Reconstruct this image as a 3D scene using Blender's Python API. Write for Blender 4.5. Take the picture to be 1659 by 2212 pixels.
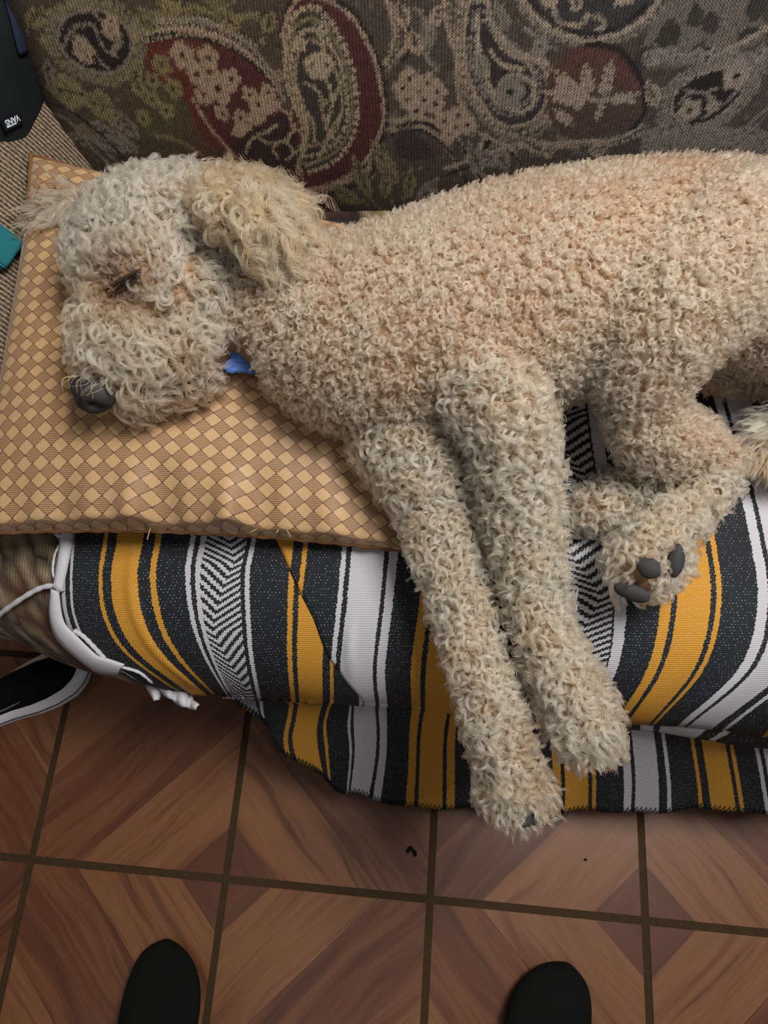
import bpy, bmesh, math, random
import numpy as np
from mathutils import Vector, Matrix
from mathutils.bvhtree import BVHTree
from mathutils import noise as mnoise

for o in list(bpy.data.objects):
    bpy.data.objects.remove(o, do_unlink=True)
SC = bpy.context.scene
COL = SC.collection
rng = np.random.default_rng(7)
random.seed(7)

# ------------------------------------------------------------------ camera
W_PX, H_PX, F_PX = 1659.0, 2212.0, 1470.0
CAM = np.array([0.0, 0.0, 1.218])
R_ = np.array([0.99505681, 0.07731387, -0.06232583])
U_ = np.array([-0.05166874, 0.93902904, 0.33993352])
F_ = np.array([-0.08480734, 0.33503287, -0.93838195])
cd = bpy.data.cameras.new('camera')
cd.sensor_fit = 'VERTICAL'
cd.sensor_height = 36.0
cd.lens = 36.0 * F_PX / H_PX
cd.clip_start = 0.02
cam = bpy.data.objects.new('camera', cd)
COL.objects.link(cam)
cam.matrix_world = Matrix(((R_[0], U_[0], -F_[0], CAM[0]), (R_[1], U_[1], -F_[1], CAM[1]),
                           (R_[2], U_[2], -F_[2], CAM[2]), (0, 0, 0, 1)))
SC.camera = cam

# ------------------------------------------------------------------ light
wd = bpy.data.worlds.new('room_light')
SC.world = wd
wd.use_nodes = True
wd.node_tree.nodes['Background'].inputs[0].default_value = (0.74, 0.78, 0.84, 1)
wd.node_tree.nodes['Background'].inputs[1].default_value = 0.12


def area(name, loc, target, sx, sy, power, col):
    l = bpy.data.lights.new(name, 'AREA')
    l.shape = 'RECTANGLE'
    l.size = sx
    l.size_y = sy
    l.energy = power
    l.color = col
    o = bpy.data.objects.new(name, l)
    COL.objects.link(o)
    o.location = loc
    o.rotation_euler = (Vector(target) - Vector(loc)).to_track_quat('-Z', 'Y').to_euler()
    return o


area('window_light', (0.72, 0.56, 2.30), (0.05, 0.30, 0.45), 0.8, 0.7, 46, (1.0, 0.985, 0.955))
area('fill_light', (-0.5, -1.3, 2.3), (0.0, 0.2, 0.3), 1.0, 1.0, 4, (1.0, 0.97, 0.93))  # added soft fill from the front, stands for no actual lamp

vs = SC.view_settings
vs.view_transform = 'Standard'
vs.look = 'None'
vs.gamma = 1.0
vs.use_curve_mapping = False
vs.exposure = 0.3
SC.cycles.max_bounces = 8
SC.cycles.transmission_bounces = 6

# ------------------------------------------------------------------ helpers


def ray(px, py):
    d = R_ * ((px - W_PX / 2) / F_PX) - U_ * ((py - H_PX / 2) / F_PX) + F_
    return d


def at(px, py, z):
    """photo measurement -> point on the horizontal plane at height z"""
    d = ray(px, py)
    return CAM + d * ((z - CAM[2]) / d[2])


def depth(P):
    return float((np.asarray(P) - CAM) @ F_)


def link(o, parent=None):
    COL.objects.link(o)
    if parent is not None:
        o.parent = parent
    return o


def tag(o, label=None, cat=None, group=None, kind=None):
    if label:
        o['label'] = label
    if cat:
        o['category'] = cat
    if group:
        o['group'] = group
    if kind:
        o['kind'] = kind
    return o


def empty(name, loc=(0, 0, 0)):
    o = bpy.data.objects.new(name, None)
    o.empty_display_size = 0.05
    COL.objects.link(o)
    o.location = loc
    return o


def mesh_obj(name, verts, faces, mat, parent=None, smooth=True, uv=None):
    me = bpy.data.meshes.new(name)
    verts = np.asarray(verts, float)
    if parent is not None:
        verts = verts - np.array(parent.location)
    me.from_pydata(verts.tolist(), [], [list(map(int, f)) for f in faces])
    me.update()
    if smooth:
        me.polygons.foreach_set('use_smooth', [True] * len(me.polygons))
    if uv is not None:
        lay = me.uv_layers.new(name='UVMap')
        idx = np.zeros(len(me.loops), np.int32)
        me.loops.foreach_get('vertex_index', idx)
        lay.data.foreach_set('uv', np.asarray(uv, np.float32)[idx].ravel())
    if mat:
        me.materials.append(mat)
    o = bpy.data.objects.new(name, me)
    return link(o, parent)


def bm_obj(name, bm, mat, parent=None, smooth=True):
    me = bpy.data.meshes.new(name)
    if parent is not None:
        bmesh.ops.translate(bm, verts=bm.verts, vec=-Vector(parent.location))
    bm.to_mesh(me)
    bm.free()
    if smooth:
        me.polygons.foreach_set('use_smooth', [True] * len(me.polygons))
    me.materials.append(mat)
    o = bpy.data.objects.new(name, me)
    return link(o, parent)


def grid_faces(nr, nc, off=0):
    f = []
    for i in range(nr - 1):
        for j in range(nc - 1):
            a = off + i * nc + j
            f.append((a, a + 1, a + nc + 1, a + nc))
    return f


def tube(pts, rad, seg=8, closed_ends=True):
    """swept tube -> verts, faces"""
    P = np.asarray(pts, float)
    n = len(P)
    rad = np.full(n, rad) if np.isscalar(rad) else np.asarray(rad, float)
    T = np.gradient(P, axis=0)
    T /= np.linalg.norm(T, axis=1)[:, None] + 1e-12
    ref = np.array([0, 0, 1.0]) if abs(T[0][2]) < 0.9 else np.array([1.0, 0, 0])
    V, Fc = [], []
    e1 = np.cross(T[0], ref)
    e1 /= np.linalg.norm(e1)
    for i in range(n):
        e1 = e1 - T[i] * (e1 @ T[i])
        e1 /= np.linalg.norm(e1) + 1e-12
        e2 = np.cross(T[i], e1)
        for k in range(seg):
            a = 2 * math.pi * k / seg
            V.append(P[i] + rad[i] * (math.cos(a) * e1 + math.sin(a) * e2))
    for i in range(n - 1):
        for k in range(seg):
            a, b = i * seg + k, i * seg + (k + 1) % seg
            Fc.append((a, b, b + seg, a + seg))
    if closed_ends:
        Fc.append(tuple(range(seg))[::-1])
        Fc.append(tuple((n - 1) * seg + k for k in range(seg)))
    return np.array(V), Fc


def catmull(P, n):
    """dense points through control points P (k,d)"""
    P = np.asarray(P, float)
    k = len(P)
    t = np.linspace(0, k - 1, n)
    i = np.clip(t.astype(int), 0, k - 2)
    f = (t - i)[:, None]
    p1, p2 = P[i], P[i + 1]
    p0 = np.where((i > 0)[:, None], P[np.maximum(i - 1, 0)], 2 * p1 - p2)
    p3 = np.where((i + 2 < k)[:, None], P[np.minimum(i + 2, k - 1)], 2 * p2 - p1)
    return 0.5 * (2 * p1 + (p2 - p0) * f + (2 * p0 - 5 * p1 + 4 * p2 - p3) * f ** 2 + (3 * p1 - p0 - 3 * p2 + p3) * f ** 3)


# ------------------------------------------------------------------ material kit
class NT:
    def __init__(s, name, rough=0.8, spec=0.3):
        s.m = bpy.data.materials.new(name)
        s.m.use_nodes = True
        s.t = s.m.node_tree
        s.b = s.t.nodes['Principled BSDF']
        s.b.inputs['Roughness'].default_value = rough
        s.b.inputs['Specular IOR Level'].default_value = spec

    def n(s, typ, **kw):
        nd = s.t.nodes.new(typ)
        for k, v in kw.items():
            setattr(nd, k, v)
        return nd

    def put(s, sock, v):
        if isinstance(v, bpy.types.NodeSocket):
            s.t.links.new(v, sock)
        elif v is not None:
            sock.default_value = v

    def math(s, op, a, b=None, c=None, clamp=False):
        nd = s.n('ShaderNodeMath', operation=op, use_clamp=clamp)
        s.put(nd.inputs[0], a)
        s.put(nd.inputs[1], b)
        s.put(nd.inputs[2], c)
        return nd.outputs[0]

    def mix(s, fac, a, b, blend='MIX'):
        nd = s.n('ShaderNodeMix', data_type='RGBA', blend_type=blend)
        s.put(nd.inputs[0], fac)
        s.put(nd.inputs[6], a if isinstance(a, bpy.types.NodeSocket) else rgba(a))
        s.put(nd.inputs[7], b if isinstance(b, bpy.types.NodeSocket) else rgba(b))
        return nd.outputs[2]

    def ramp(s, fac, stops, interp='LINEAR'):
        nd = s.n('ShaderNodeValToRGB')
        cr = nd.color_ramp
        cr.interpolation = interp
        while len(cr.elements) > 1:
            cr.elements.remove(cr.elements[-1])
        cr.elements[0].position = stops[0][0]
        cr.elements[0].color = rgba(stops[0][1])
        for p, c in stops[1:]:
            e = cr.elements.new(p)
            e.color = rgba(c)
        s.put(nd.inputs[0], fac)
        return nd.outputs[0]

    def noise(s, vec, scale, detail=2, rough=0.5, dist=0.0):
        nd = s.n('ShaderNodeTexNoise')
        s.put(nd.inputs['Vector'], vec)
        nd.inputs['Scale'].default_value = scale
        nd.inputs['Detail'].default_value = detail
        nd.inputs['Roughness'].default_value = rough
        nd.inputs['Distortion'].default_value = dist
        return nd.outputs[0]

    def coord(s, which='Object'):
        return s.n('ShaderNodeTexCoord').outputs[which]

    def xyz(s, vec):
        nd = s.n('ShaderNodeSeparateXYZ')
        s.put(nd.inputs[0], vec)
        return nd.outputs

    def comb(s, x, y, z=0.0):
        nd = s.n('ShaderNodeCombineXYZ')
        s.put(nd.inputs[0], x)
        s.put(nd.inputs[1], y)
        s.put(nd.inputs[2], z)
        return nd.outputs[0]

    def mapping(s, vec, scale=(1, 1, 1), rot=(0, 0, 0), loc=(0, 0, 0)):
        nd = s.n('ShaderNodeMapping')
        s.put(nd.inputs[0], vec)
        nd.inputs['Scale'].default_value = scale
        nd.inputs['Rotation'].default_value = rot
        nd.inputs['Location'].default_value = loc
        return nd.outputs[0]

    def bump(s, h, strength=0.3, dist=0.001):
        nd = s.n('ShaderNodeBump')
        nd.inputs['Strength'].default_value = strength
        nd.inputs['Distance'].default_value = dist
        s.put(nd.inputs['Height'], h)
        s.t.links.new(nd.outputs[0], s.b.inputs['Normal'])

    def color(s, c):
        s.put(s.b.inputs['Base Color'], c if isinstance(c, bpy.types.NodeSocket) else rgba(c))
        return s.m


def rgba(c):
    return tuple(c) + (1.0,) if len(c) == 3 else tuple(c)


def lin(r, g, b):
    f = lambda v: (v / 255 / 12.92) if v / 255 <= 0.04045 else ((v / 255 + 0.055) / 1.055) ** 2.4
    return (f(r), f(g), f(b))


def cloth_mat(name, c, c2=None, scale=900, rough=0.9):
    k = NT(name, rough, 0.15)
    v = k.coord()
    nz = k.noise(v, scale, 2)
    col = k.mix(nz, c, c2 or tuple(x * 0.7 for x in c))
    k.bump(nz, 0.4, 0.0006)
    return k.color(col)


# ================================================================== SETTING
# floor: grout bed plus single tiles
kg = NT('grout', 0.95, 0.1)
gv = kg.coord()
m_grout = kg.color(kg.mix(kg.noise(gv, 220, 3), lin(44, 33, 22), lin(66, 51, 34)))

kt = NT('wood_print_tile', 0.42, 0.35)
tv = kt.coord()
rnd = kt.n('ShaderNodeObjectInfo').outputs['Random']
tx, ty, tz = kt.xyz(tv)
dg = kt.math('MULTIPLY', kt.math('SUBTRACT', tx, ty), 0.7071)      # across the planks
al = kt.math('MULTIPLY', kt.math('ADD', tx, ty), 0.7071)           # along the planks
t01 = kt.math('ADD', kt.math('DIVIDE', dg, 0.46), 0.5)
roff = kt.math('MULTIPLY', rnd, 37.0)
gvec = kt.comb(kt.math('ADD', kt.math('MULTIPLY', dg, 30.0), roff), kt.math('MULTIPLY', al, 2.6), roff)
warp = kt.noise(kt.comb(kt.math('MULTIPLY', dg, 10.0), kt.math('MULTIPLY', al, 3.5), roff), 1.0, 2)
gvec2 = kt.comb(kt.math('ADD', kt.math('MULTIPLY', dg, 44.0), kt.math('MULTIPLY', warp, 3.4)), kt.math('MULTIPLY', al, 2.4), roff)
grain = kt.noise(gvec2, 1.0, 4, 0.62)
fine = kt.noise(kt.comb(kt.math('MULTIPLY', dg, 320.0), kt.math('MULTIPLY', al, 16.0), roff), 1.0, 2)
light_p = kt.ramp(grain, [(0.32, lin(80, 46, 28)), (0.43, lin(107, 68, 42)), (0.56, lin(115, 76, 49)), (0.70, lin(94, 56, 35))])
dark_p = kt.ramp(grain, [(0.30, lin(67, 35, 21)), (0.48, lin(87, 50, 31)), (0.60, lin(102, 63, 40)), (0.74, lin(72, 38, 23))])
red_p = kt.ramp(grain, [(0.30, lin(73, 40, 25)), (0.50, lin(82, 46, 31)), (0.70, lin(90, 53, 35))])
sel = kt.ramp(t01, [(0.0, (0, 0, 0)), (0.31, (1, 1, 1)), (0.615, (0, 0, 0)), (0.9, (0, 0, 0))], 'CONSTANT')
c0 = kt.mix(sel, light_p, dark_p)
c1 = kt.mix(kt.math('GREATER_THAN', t01, 0.885), c0, red_p)
ln = 0.0
for q in (.31, .615, .885):
    e_ = kt.math('LESS_THAN', kt.math('ABSOLUTE', kt.math('SUBTRACT', t01, q)), .0022)
    c1 = kt.mix(kt.math('MULTIPLY', e_, .5), c1, lin(58, 30, 18))
c2 = kt.mix(kt.math('MULTIPLY', kt.math('SUBTRACT', fine, 0.35), 0.55), c1, lin(60, 32, 19))
kt.bump(fine, 0.05, 0.0004)
m_tile = kt.color(c2)

TS, X0, Y0 = 0.33, -0.64735, -0.20839
G = 0.0054
floor_root = empty('floor', (0, 0, 0))
tag(floor_root, kind='structure')
me = bpy.data.meshes.new('grout_bed')
bm = bmesh.new()
bmesh.ops.create_cube(bm, size=1.0, matrix=Matrix.Translation((0.1, 0.1, -0.0115)) @ Matrix.Diagonal((4.4, 4.0, 0.02, 1)))
bm_obj('grout_bed', bm, m_grout, floor_root, False)
bm = bmesh.new()
hs = (TS - G) / 2
bmesh.ops.create_cube(bm, size=1.0, matrix=Matrix.Translation((0, 0, -0.004)) @ Matrix.Diagonal((2 * hs, 2 * hs, 0.008, 1)))
bmesh.ops.bevel(bm, geom=[e for e in bm.edges if all(v.co.z > -0.001 for v in e.verts)] +
                [e for e in bm.edges if abs(e.verts[0].co.z - e.verts[1].co.z) > 0.004],
                offset=0.0032, segments=3, affect='EDGES')
tme = bpy.data.meshes.new('tile')
bm.to_mesh(tme)
bm.free()
tme.materials.append(m_tile)
for i in range(-4, 7):
    for j in range(-5, 5):
        o = bpy.data.objects.new('tile', tme)
        COL.objects.link(o)
        o.parent = floor_root
        o.location = (X0 + (i + 0.5) * TS, Y0 + (j + 0.5) * TS, random.uniform(-0.0004, 0.0002))
        a = {(0, 0): 0, (1, 0): 270, (0, 1): 90, (1, 1): 180}[(i % 2, (-j) % 2)]
        o.rotation_euler = (random.uniform(-.001, .001), random.uniform(-.001, .001), math.radians(a))

kw = NT('wall_paint', 0.9, 0.2)
m_wall = kw.color(kw.mix(kw.noise(kw.coord(), 60, 3), lin(176, 164, 146), lin(186, 174, 156)))
bm = bmesh.new()
bmesh.ops.create_cube(bm, size=1.0, matrix=Matrix.Translation((0.1, 1.42, 1.25)) @ Matrix.Diagonal((4.4, 0.08, 2.5, 1)))
tag(bm_obj('wall_back', bm, m_wall, None, False), kind='structure')
bm = bmesh.new()
bmesh.ops.create_cube(bm, size=1.0, matrix=Matrix.Translation((-2.06, 0.1, 1.25)) @ Matrix.Diagonal((0.08, 4.0, 2.5, 1)))
tag(bm_obj('wall_left', bm, m_wall, None, False), kind='structure')
bm = bmesh.new()
bmesh.ops.create_cube(bm, size=1.0, matrix=Matrix.Translation((0.1, 1.372, 0.05)) @ Matrix.Diagonal((4.4, 0.015, 0.10, 1)))
bmesh.ops.bevel(bm, geom=bm.edges[:], offset=0.004, segments=2, affect='EDGES')
tag(bm_obj('baseboard_back', bm, m_wall, None, False), kind='structure')

# ================================================================== SOFA
SEAT_Z = 0.45


def front_y(X):
    X = np.asarray(X, float)
    t = np.clip((-0.34 - X) / 0.22, 0, 1)
    return 0.060 + 0.045 * t * t


def seat_z(X, Y):
    """top of the upholstered seat, rolling over at the front"""
    fy = front_y(X)
    t = np.clip((fy + 0.15 - Y) / 0.15, 0, 1)
    base = SEAT_Z - 0.125 * (1 - np.sqrt(np.clip(1 - t * t, 0, 1)))
    return base + 0.006 * np.sin(X * 7.0 + 0.6) * np.clip(1 - t, 0, 1)


def on_seat(px, py, off=0.004):
    """photo points -> points lying on the seat's upholstery (scalars or arrays)"""
    px, py = np.atleast_1d(np.asarray(px, float)), np.atleast_1d(np.asarray(py, float))
    d = R_ * ((px - W_PX / 2) / F_PX)[:, None] - U_ * ((py - H_PX / 2) / F_PX)[:, None] + F_
    lo = (0.66 - CAM[2]) / d[:, 2]
    end = (0.28 - CAM[2]) / d[:, 2]
    hi = end.copy()
    found = np.zeros(len(px), bool)
    st = (end - lo) / 100
    cur = lo.copy()

    def inside(P):
        return (P[:, 2] < seat_z(P[:, 0], P[:, 1]) + off) & (P[:, 1] > front_y(P[:, 0]) - off)
    for k in range(100):
        nx_ = cur + st
        ins = inside(CAM + d * nx_[:, None]) & ~found
        lo = np.where(ins, cur, lo)
        hi = np.where(ins, nx_, hi)
        found |= ins
        cur = nx_
    for _ in range(22):
        mid = (lo + hi) / 2
        ins = inside(CAM + d * mid[:, None])
        hi = np.where(ins, mid, hi)
        lo = np.where(ins, lo, mid)
    P = CAM + d * hi[:, None]
    miss = ~found
    if miss.any():
        k = (front_y(P[:, 0]) - off - CAM[1]) / d[:, 1]
        Q = CAM + d * k[:, None]
        Q[:, 2] = np.clip(Q[:, 2], .30, .36)
        P[miss] = Q[miss]
    return P if len(P) > 1 else P[0]


# ---- upholstery fabrics
def paisley_mat(name):
    k = NT(name, 0.95, 0.08)
    at_ = k.n('ShaderNodeAttribute', attribute_name='weave_color').outputs['Color']
    v = k.coord()
    x, y, z = k.xyz(v)
    rib = k.math('SINE', k.math('MULTIPLY', x, 2 * math.pi / 0.0040))
    zz = k.math('ADD', z, k.math('MULTIPLY', y, 0.4))
    knot = k.math('SINE', k.math('MULTIPLY', zz, 2 * math.pi / 0.0034))
    nz = k.noise(v, 700, 2)
    big = k.noise(v, 160, 3)
    h = k.math('ADD', k.math('MULTIPLY', rib, 0.35), k.math('MULTIPLY', k.math('MULTIPLY', rib, knot), 0.35))
    h = k.math('ADD', h, nz)
    f = k.math('ADD', k.math('MULTIPLY', h, 0.34), k.math('MULTIPLY', big, 0.55))
    col = k.mix(1.0, at_, k.ramp(f, [(0.12, (0.50, 0.50, 0.50)), (0.45, (0.95, 0.95, 0.95)), (0.8, (1.55, 1.5, 1.45))]), 'MULTIPLY')
    k.bump(h, 0.55, 0.0009)
    k.b.inputs['Sheen Weight'].default_value = 0.06
    k.b.inputs['Sheen Roughness'].default_value = 0.5
    return k.color(col)


def rib_mat(name, axis_fn):
    k = NT(name, 0.95, 0.08)
    v = k.coord()
    s = axis_fn(k, v)
    w = k.math('SINE', k.math('MULTIPLY', s, 2 * math.pi / 0.0062))
    x, y, z = k.xyz(v)
    nub = k.noise(v, 330, 3, .65)
    f = k.math('ADD', k.math('MULTIPLY', w, 0.30), k.math('ADD', k.math('MULTIPLY', nub, 1.5), -0.32))
    col = k.ramp(f, [(0.05, lin(52, 43, 36)), (0.40, lin(98, 84, 70)), (0.62, lin(134, 117, 97)), (0.95, lin(166, 148, 124))])
    k.bump(f, 0.8, 0.0016)
    return k.color(col)


m_paisley = paisley_mat('paisley_tapestry')
m_rib = rib_mat('ribbed_upholstery', lambda k, v: k.math('ADD', k.xyz(v)[1], k.math('MULTIPLY', k.xyz(v)[0], 0.12)))

sofa = empty('sofa', (0.3, 0.5, 0.0))
tag(sofa, 'dark sofa with brown paisley tapestry back and ribbed left arm under the dog', 'sofa')

# ---- back cushion with the woven paisley design
BX0, BX1, BS = -0.60, 1.25, 0.62


def back_pt(X, s):
    """s = distance up the cushion face from the seat"""
    edge = np.clip((X - BX0) / 0.09, 0, 1)
    bul = 0.055 * np.sin(np.clip(s / BS, 0, 1) * math.pi) ** 0.7 * (1 - (1 - edge) ** 2.2) - 0.03 * (1 - edge) ** 2.0
    Y = 0.735 + 0.40 * s - bul * 0.93
    Z = 0.43 + 0.90 * s + bul * 0.36
    return Y, Z


def fab(px, py):
    """photo point -> (X, s) on the cushion face"""
    d = ray(px, py)
    s = 0.2
    X = 0.0
    for _ in range(40):
        Y, Z = back_pt(np.array(X), np.array(s))
        # step along the ray to this Y, then solve s from the height there
        k = (Y - CAM[1]) / d[1]
        P = CAM + d * k
        X = P[0]
        s = s + 0.6 * (P[2] - Z) / 1.2
    return np.array([X, s])


class Loom:
    """raster of a woven design on a regular (X, s) lattice; stored as a colour per mesh vertex"""

    def __init__(s, x0, x1, s0, s1, step, base):
        s.nx = int((x1 - x0) / step) + 1
        s.ns = int((s1 - s0) / step) + 1
        s.x = np.linspace(x0, x1, s.nx)
        s.s = np.linspace(s0, s1, s.ns)
        s.X, s.S = np.meshgrid(s.x, s.s)
        s.C = np.empty((s.ns, s.nx, 3))
        s.C[:] = base
        s.step = step

    def win(s, lo, hi):
        i0, i1 = np.searchsorted(s.s, [lo[1], hi[1]])
        j0, j1 = np.searchsorted(s.x, [lo[0], hi[0]])
        return slice(max(i0 - 1, 0), i1 + 1), slice(max(j0 - 1, 0), j1 + 1)

    def paint(s, sl, mask, col, a=1.0):
        m = np.clip(mask, 0, 1)[..., None] * a
        s.C[sl] = s.C[sl] * (1 - m) + np.array(col) * m

    def line(s, P, w, col, a=1.0, rag=0.0):
        P = np.asarray(P)
        pad = w * 2 + s.step * 2
        sl = s.win(P.min(0) - pad, P.max(0) + pad)
        X, S = s.X[sl], s.S[sl]
        if X.size == 0:
            return
        D = np.full(X.shape, 9.0)
        for p, q in zip(P[:-1], P[1:]):
            e = q - p
            L = e @ e + 1e-12
            t = np.clip(((X - p[0]) * e[0] + (S - p[1]) * e[1]) / L, 0, 1)
            D = np.minimum(D, np.hypot(X - p[0] - t * e[0], S - p[1] - t * e[1]))
        if rag:
            D = D + rng.normal(0, rag, D.shape)
        s.paint(sl, (w / 2 - D) / s.step + 0.5, col, a)

    def poly(s, P, col, a=1.0):
        P = np.asarray(P)
        sl = s.win(P.min(0), P.max(0))
        X, S = s.X[sl], s.S[sl]
        ins = np.zeros(X.shape, bool)
        for p, q in zip(P, np.roll(P, -1, axis=0)):
            c = ((p[1] > S) != (q[1] > S)) & (X < (q[0] - p[0]) * (S - p[1]) / (q[1] - p[1] + 1e-12) + p[0])
            ins ^= c
        s.paint(sl, ins.astype(float), col, a)

    def dot(s, c, r, col, a=1.0, ratio=1.0, ang=0.0):
        c = np.asarray(c)
        sl = s.win(c - r * 1.5 - s.step, c + r * 1.5 + s.step)
        X, S = s.X[sl] - c[0], s.S[sl] - c[1]
        if X.size == 0:
            return
        u = X * math.cos(ang) + S * math.sin(ang)
        v = -X * math.sin(ang) + S * math.cos(ang)
        s.paint(sl, (r - np.hypot(u, v / ratio)) / s.step + 0.5, col, a)

    def flower(s, c, r, col, n=5, ang=0.0):
        c = np.asarray(c)
        for i in range(n):
            a = ang + 2 * math.pi * i / n
            s.dot(c + r * 0.62 * np.array([math.cos(a), math.sin(a)]), r * 0.42, col)
        s.dot(c, r * 0.2, (0.02, 0.014, 0.012))

    def dotted(s, P, r, gap, col, jit=0.2):
        P = np.asarray(P)
        L = np.concatenate([[0], np.cumsum(np.hypot(*np.diff(P, axis=0).T))])
        for d in np.arange(0, L[-1], gap):
            c = np.array([np.interp(d, L, P[:, 0]), np.interp(d, L, P[:, 1])])
            s.dot(c + rng.normal(0, r * jit, 2), r, col)

    def leaf(s, base, ang, L, w, col, vein=None):
        base = np.asarray(base)
        t = np.linspace(0, 1, 9)
        hw = w * np.sin(np.pi * t ** 0.8)
        ax = np.array([math.cos(ang), math.sin(ang)])
        nm = np.array([-ax[1], ax[0]])
        A = [base + ax * L * a + nm * h for a, h in zip(t, hw)]
        B = [base + ax * L * a - nm * h for a, h in zip(t[::-1], hw[::-1])]
        s.poly(np.array(A + B), col)
        if vein is not None:
            s.line(np.array([base + ax * L * 0.1, base + ax * L * 0.85]), 0.0016, vein)
            for q in (0.35, 0.6):
                for sg in (-1, 1):
                    s.line(np.array([base + ax * L * q, base + ax * L * (q + .18) + sg * nm * w * .6]), 0.0013, vein)

    def sprig(s, base, ang, L, col, n=5):
        base = np.asarray(base)
        ax = np.array([math.cos(ang), math.sin(ang)])
        s.line(np.array([base, base + ax * L]), 0.0018, col)
        for i in range(n):
            for sg in (-1, 1):
                s.leaf(base + ax * L * (0.15 + 0.8 * i / n), ang + sg * 0.75, L * (0.36 - 0.03 * i), L * 0.085, col)
        s.leaf(base + ax * L * 0.9, ang, L * 0.3, L * 0.07, col)


TAN, OLV, RED, DRK, GRY, PALE = lin(138, 118, 97), lin(112, 99, 70), lin(72, 39, 38), lin(40, 33, 32), lin(114, 102, 90), lin(146, 130, 106)
BASE = lin(72, 60, 50)


def fl(*pp):
    return np.array([fab(x, y) for x, y in pp])


def curve(pp, n=40, close=False):
    P = fl(*pp)
    if close:
        P = np.vstack([P, P[:1]])
    return catmull(P, n)


def teardrop_rings(lm, pp, fills):
    P = curve(pp, 60, True)
    c = P.mean(0)
    for sc, col, kind, w in fills:
        Q = c + (P - c) * sc
        if kind == 'fill':
            lm.poly(Q[:-1], col)
        elif kind == 'line':
            lm.line(Q, w, col)
        else:
            lm.dotted(Q, w, w * 2.6, col)
    return c


lm = Loom(BX0, BX1, 0.0, BS, 0.0017, BASE)
# mottled ground of buds, sprigs and small blossoms
def warmth(c):
    # olive and brown yarns towards the left; greyed to the right to imitate hazy sheen
    t = np.clip((c[0] + .30) / .55, 0, 1)
    return t


for _ in range(3000):
    c = np.array([rng.uniform(BX0, BX1), rng.uniform(0, BS)])
    lm.dot(c, rng.uniform(0.0014, 0.0036), [GRY, TAN, OLV, DRK, DRK, BASE][rng.integers(6)], 0.55)
for _ in range(210):
    c = np.array([rng.uniform(BX0, BX1), rng.uniform(0, BS)])
    col = np.array(OLV) * (1 - warmth(c)) + np.array(GRY) * warmth(c)
    lm.sprig(c, rng.uniform(0, 6.28), rng.uniform(.018, .04), tuple(col * rng.uniform(.75, 1.15)), 4)
for _ in range(170):
    c = np.array([rng.uniform(BX0, BX1), rng.uniform(0, BS)])
    col = np.array(TAN) * (1 - warmth(c)) * .9 + np.array(GRY) * warmth(c)
    lm.flower(c, rng.uniform(.006, .012), tuple(col * rng.uniform(.75, 1.1)), 5, rng.uniform(0, 6))
for _ in range(60):
    c = np.array([rng.uniform(BX0, BX1), rng.uniform(0, BS)])
    th = np.linspace(0, rng.uniform(2, 5), 20)
    r = rng.uniform(.015, .05) * (1 - th / 9)
    P_ = c + np.stack([r * np.cos(th + c[0] * 40), r * np.sin(th + c[0] * 40)], 1)
    lm.line(P_, .003, [GRY, DRK, OLV][rng.integers(3)], .8)
# soft colour drift of the yarns
for _ in range(60):
    c = np.array([rng.uniform(BX0, BX1), rng.uniform(0, BS)])
    sl = lm.win(c - 0.1, c + 0.1)
    d = np.hypot(lm.X[sl] - c[0], lm.S[sl] - c[1]) / rng.uniform(0.04, 0.09)
    lm.paint(sl, np.clip(1 - d, 0, 1), [lin(80, 52, 40), lin(76, 68, 44), lin(72, 62, 58)][rng.integers(3)], 0.7)
# red field with blossoms under an arched border
fld = curve([(300, 95), (400, 85), (500, 110), (580, 170), (610, 230), (590, 330), (520, 340), (440, 300), (400, 220), (330, 160)], 60, True)
lm.poly(fld, lin(84, 44, 36))
lm.poly(curve([(430, 110), (520, 125), (590, 200), (600, 300), (510, 330), (450, 250), (420, 180)], 40, True), RED)
for (x, y, r) in [(395, 120, 18), (450, 125, 16), (425, 160, 15), (470, 190, 22), (440, 205, 14), (500, 170, 14), (560, 225, 16), (540, 205, 12), (580, 200, 12),
                  (520, 255, 12), (560, 255, 10), (480, 245, 12), (350, 140, 14), (330, 175, 12), (375, 190, 14), (330, 215, 12), (360, 240, 12), (300, 190, 12), (310, 255, 12)]:
    lm.flower(fab(x, y), r * 0.00088, TAN if x > 390 else OLV, 5, x)
for (x, y) in [(500, 290), (530, 262), (560, 240)]:
    b, a = fl((x, y), (x + 30, y - 12))
    lm.leaf(b, math.atan2(a[1] - b[1], a[0] - b[0]), 0.034, 0.009, TAN)
for off, col, w in [(0, DRK, .007), (-14, TAN, .006), (-26, DRK, .004), (-36, GRY, .006)]:
    lm.line(curve([(270, 100 + off), (340, 80 + off), (430, 80 + off), (520, 115 + off * .9), (590, 180 + off * .5), (612, 215)], 40), w, col)
    lm.dotted(curve([(270, 96 + off), (430, 76 + off), (560, 135 + off)], 40), .0018, .006, PALE)
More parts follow.
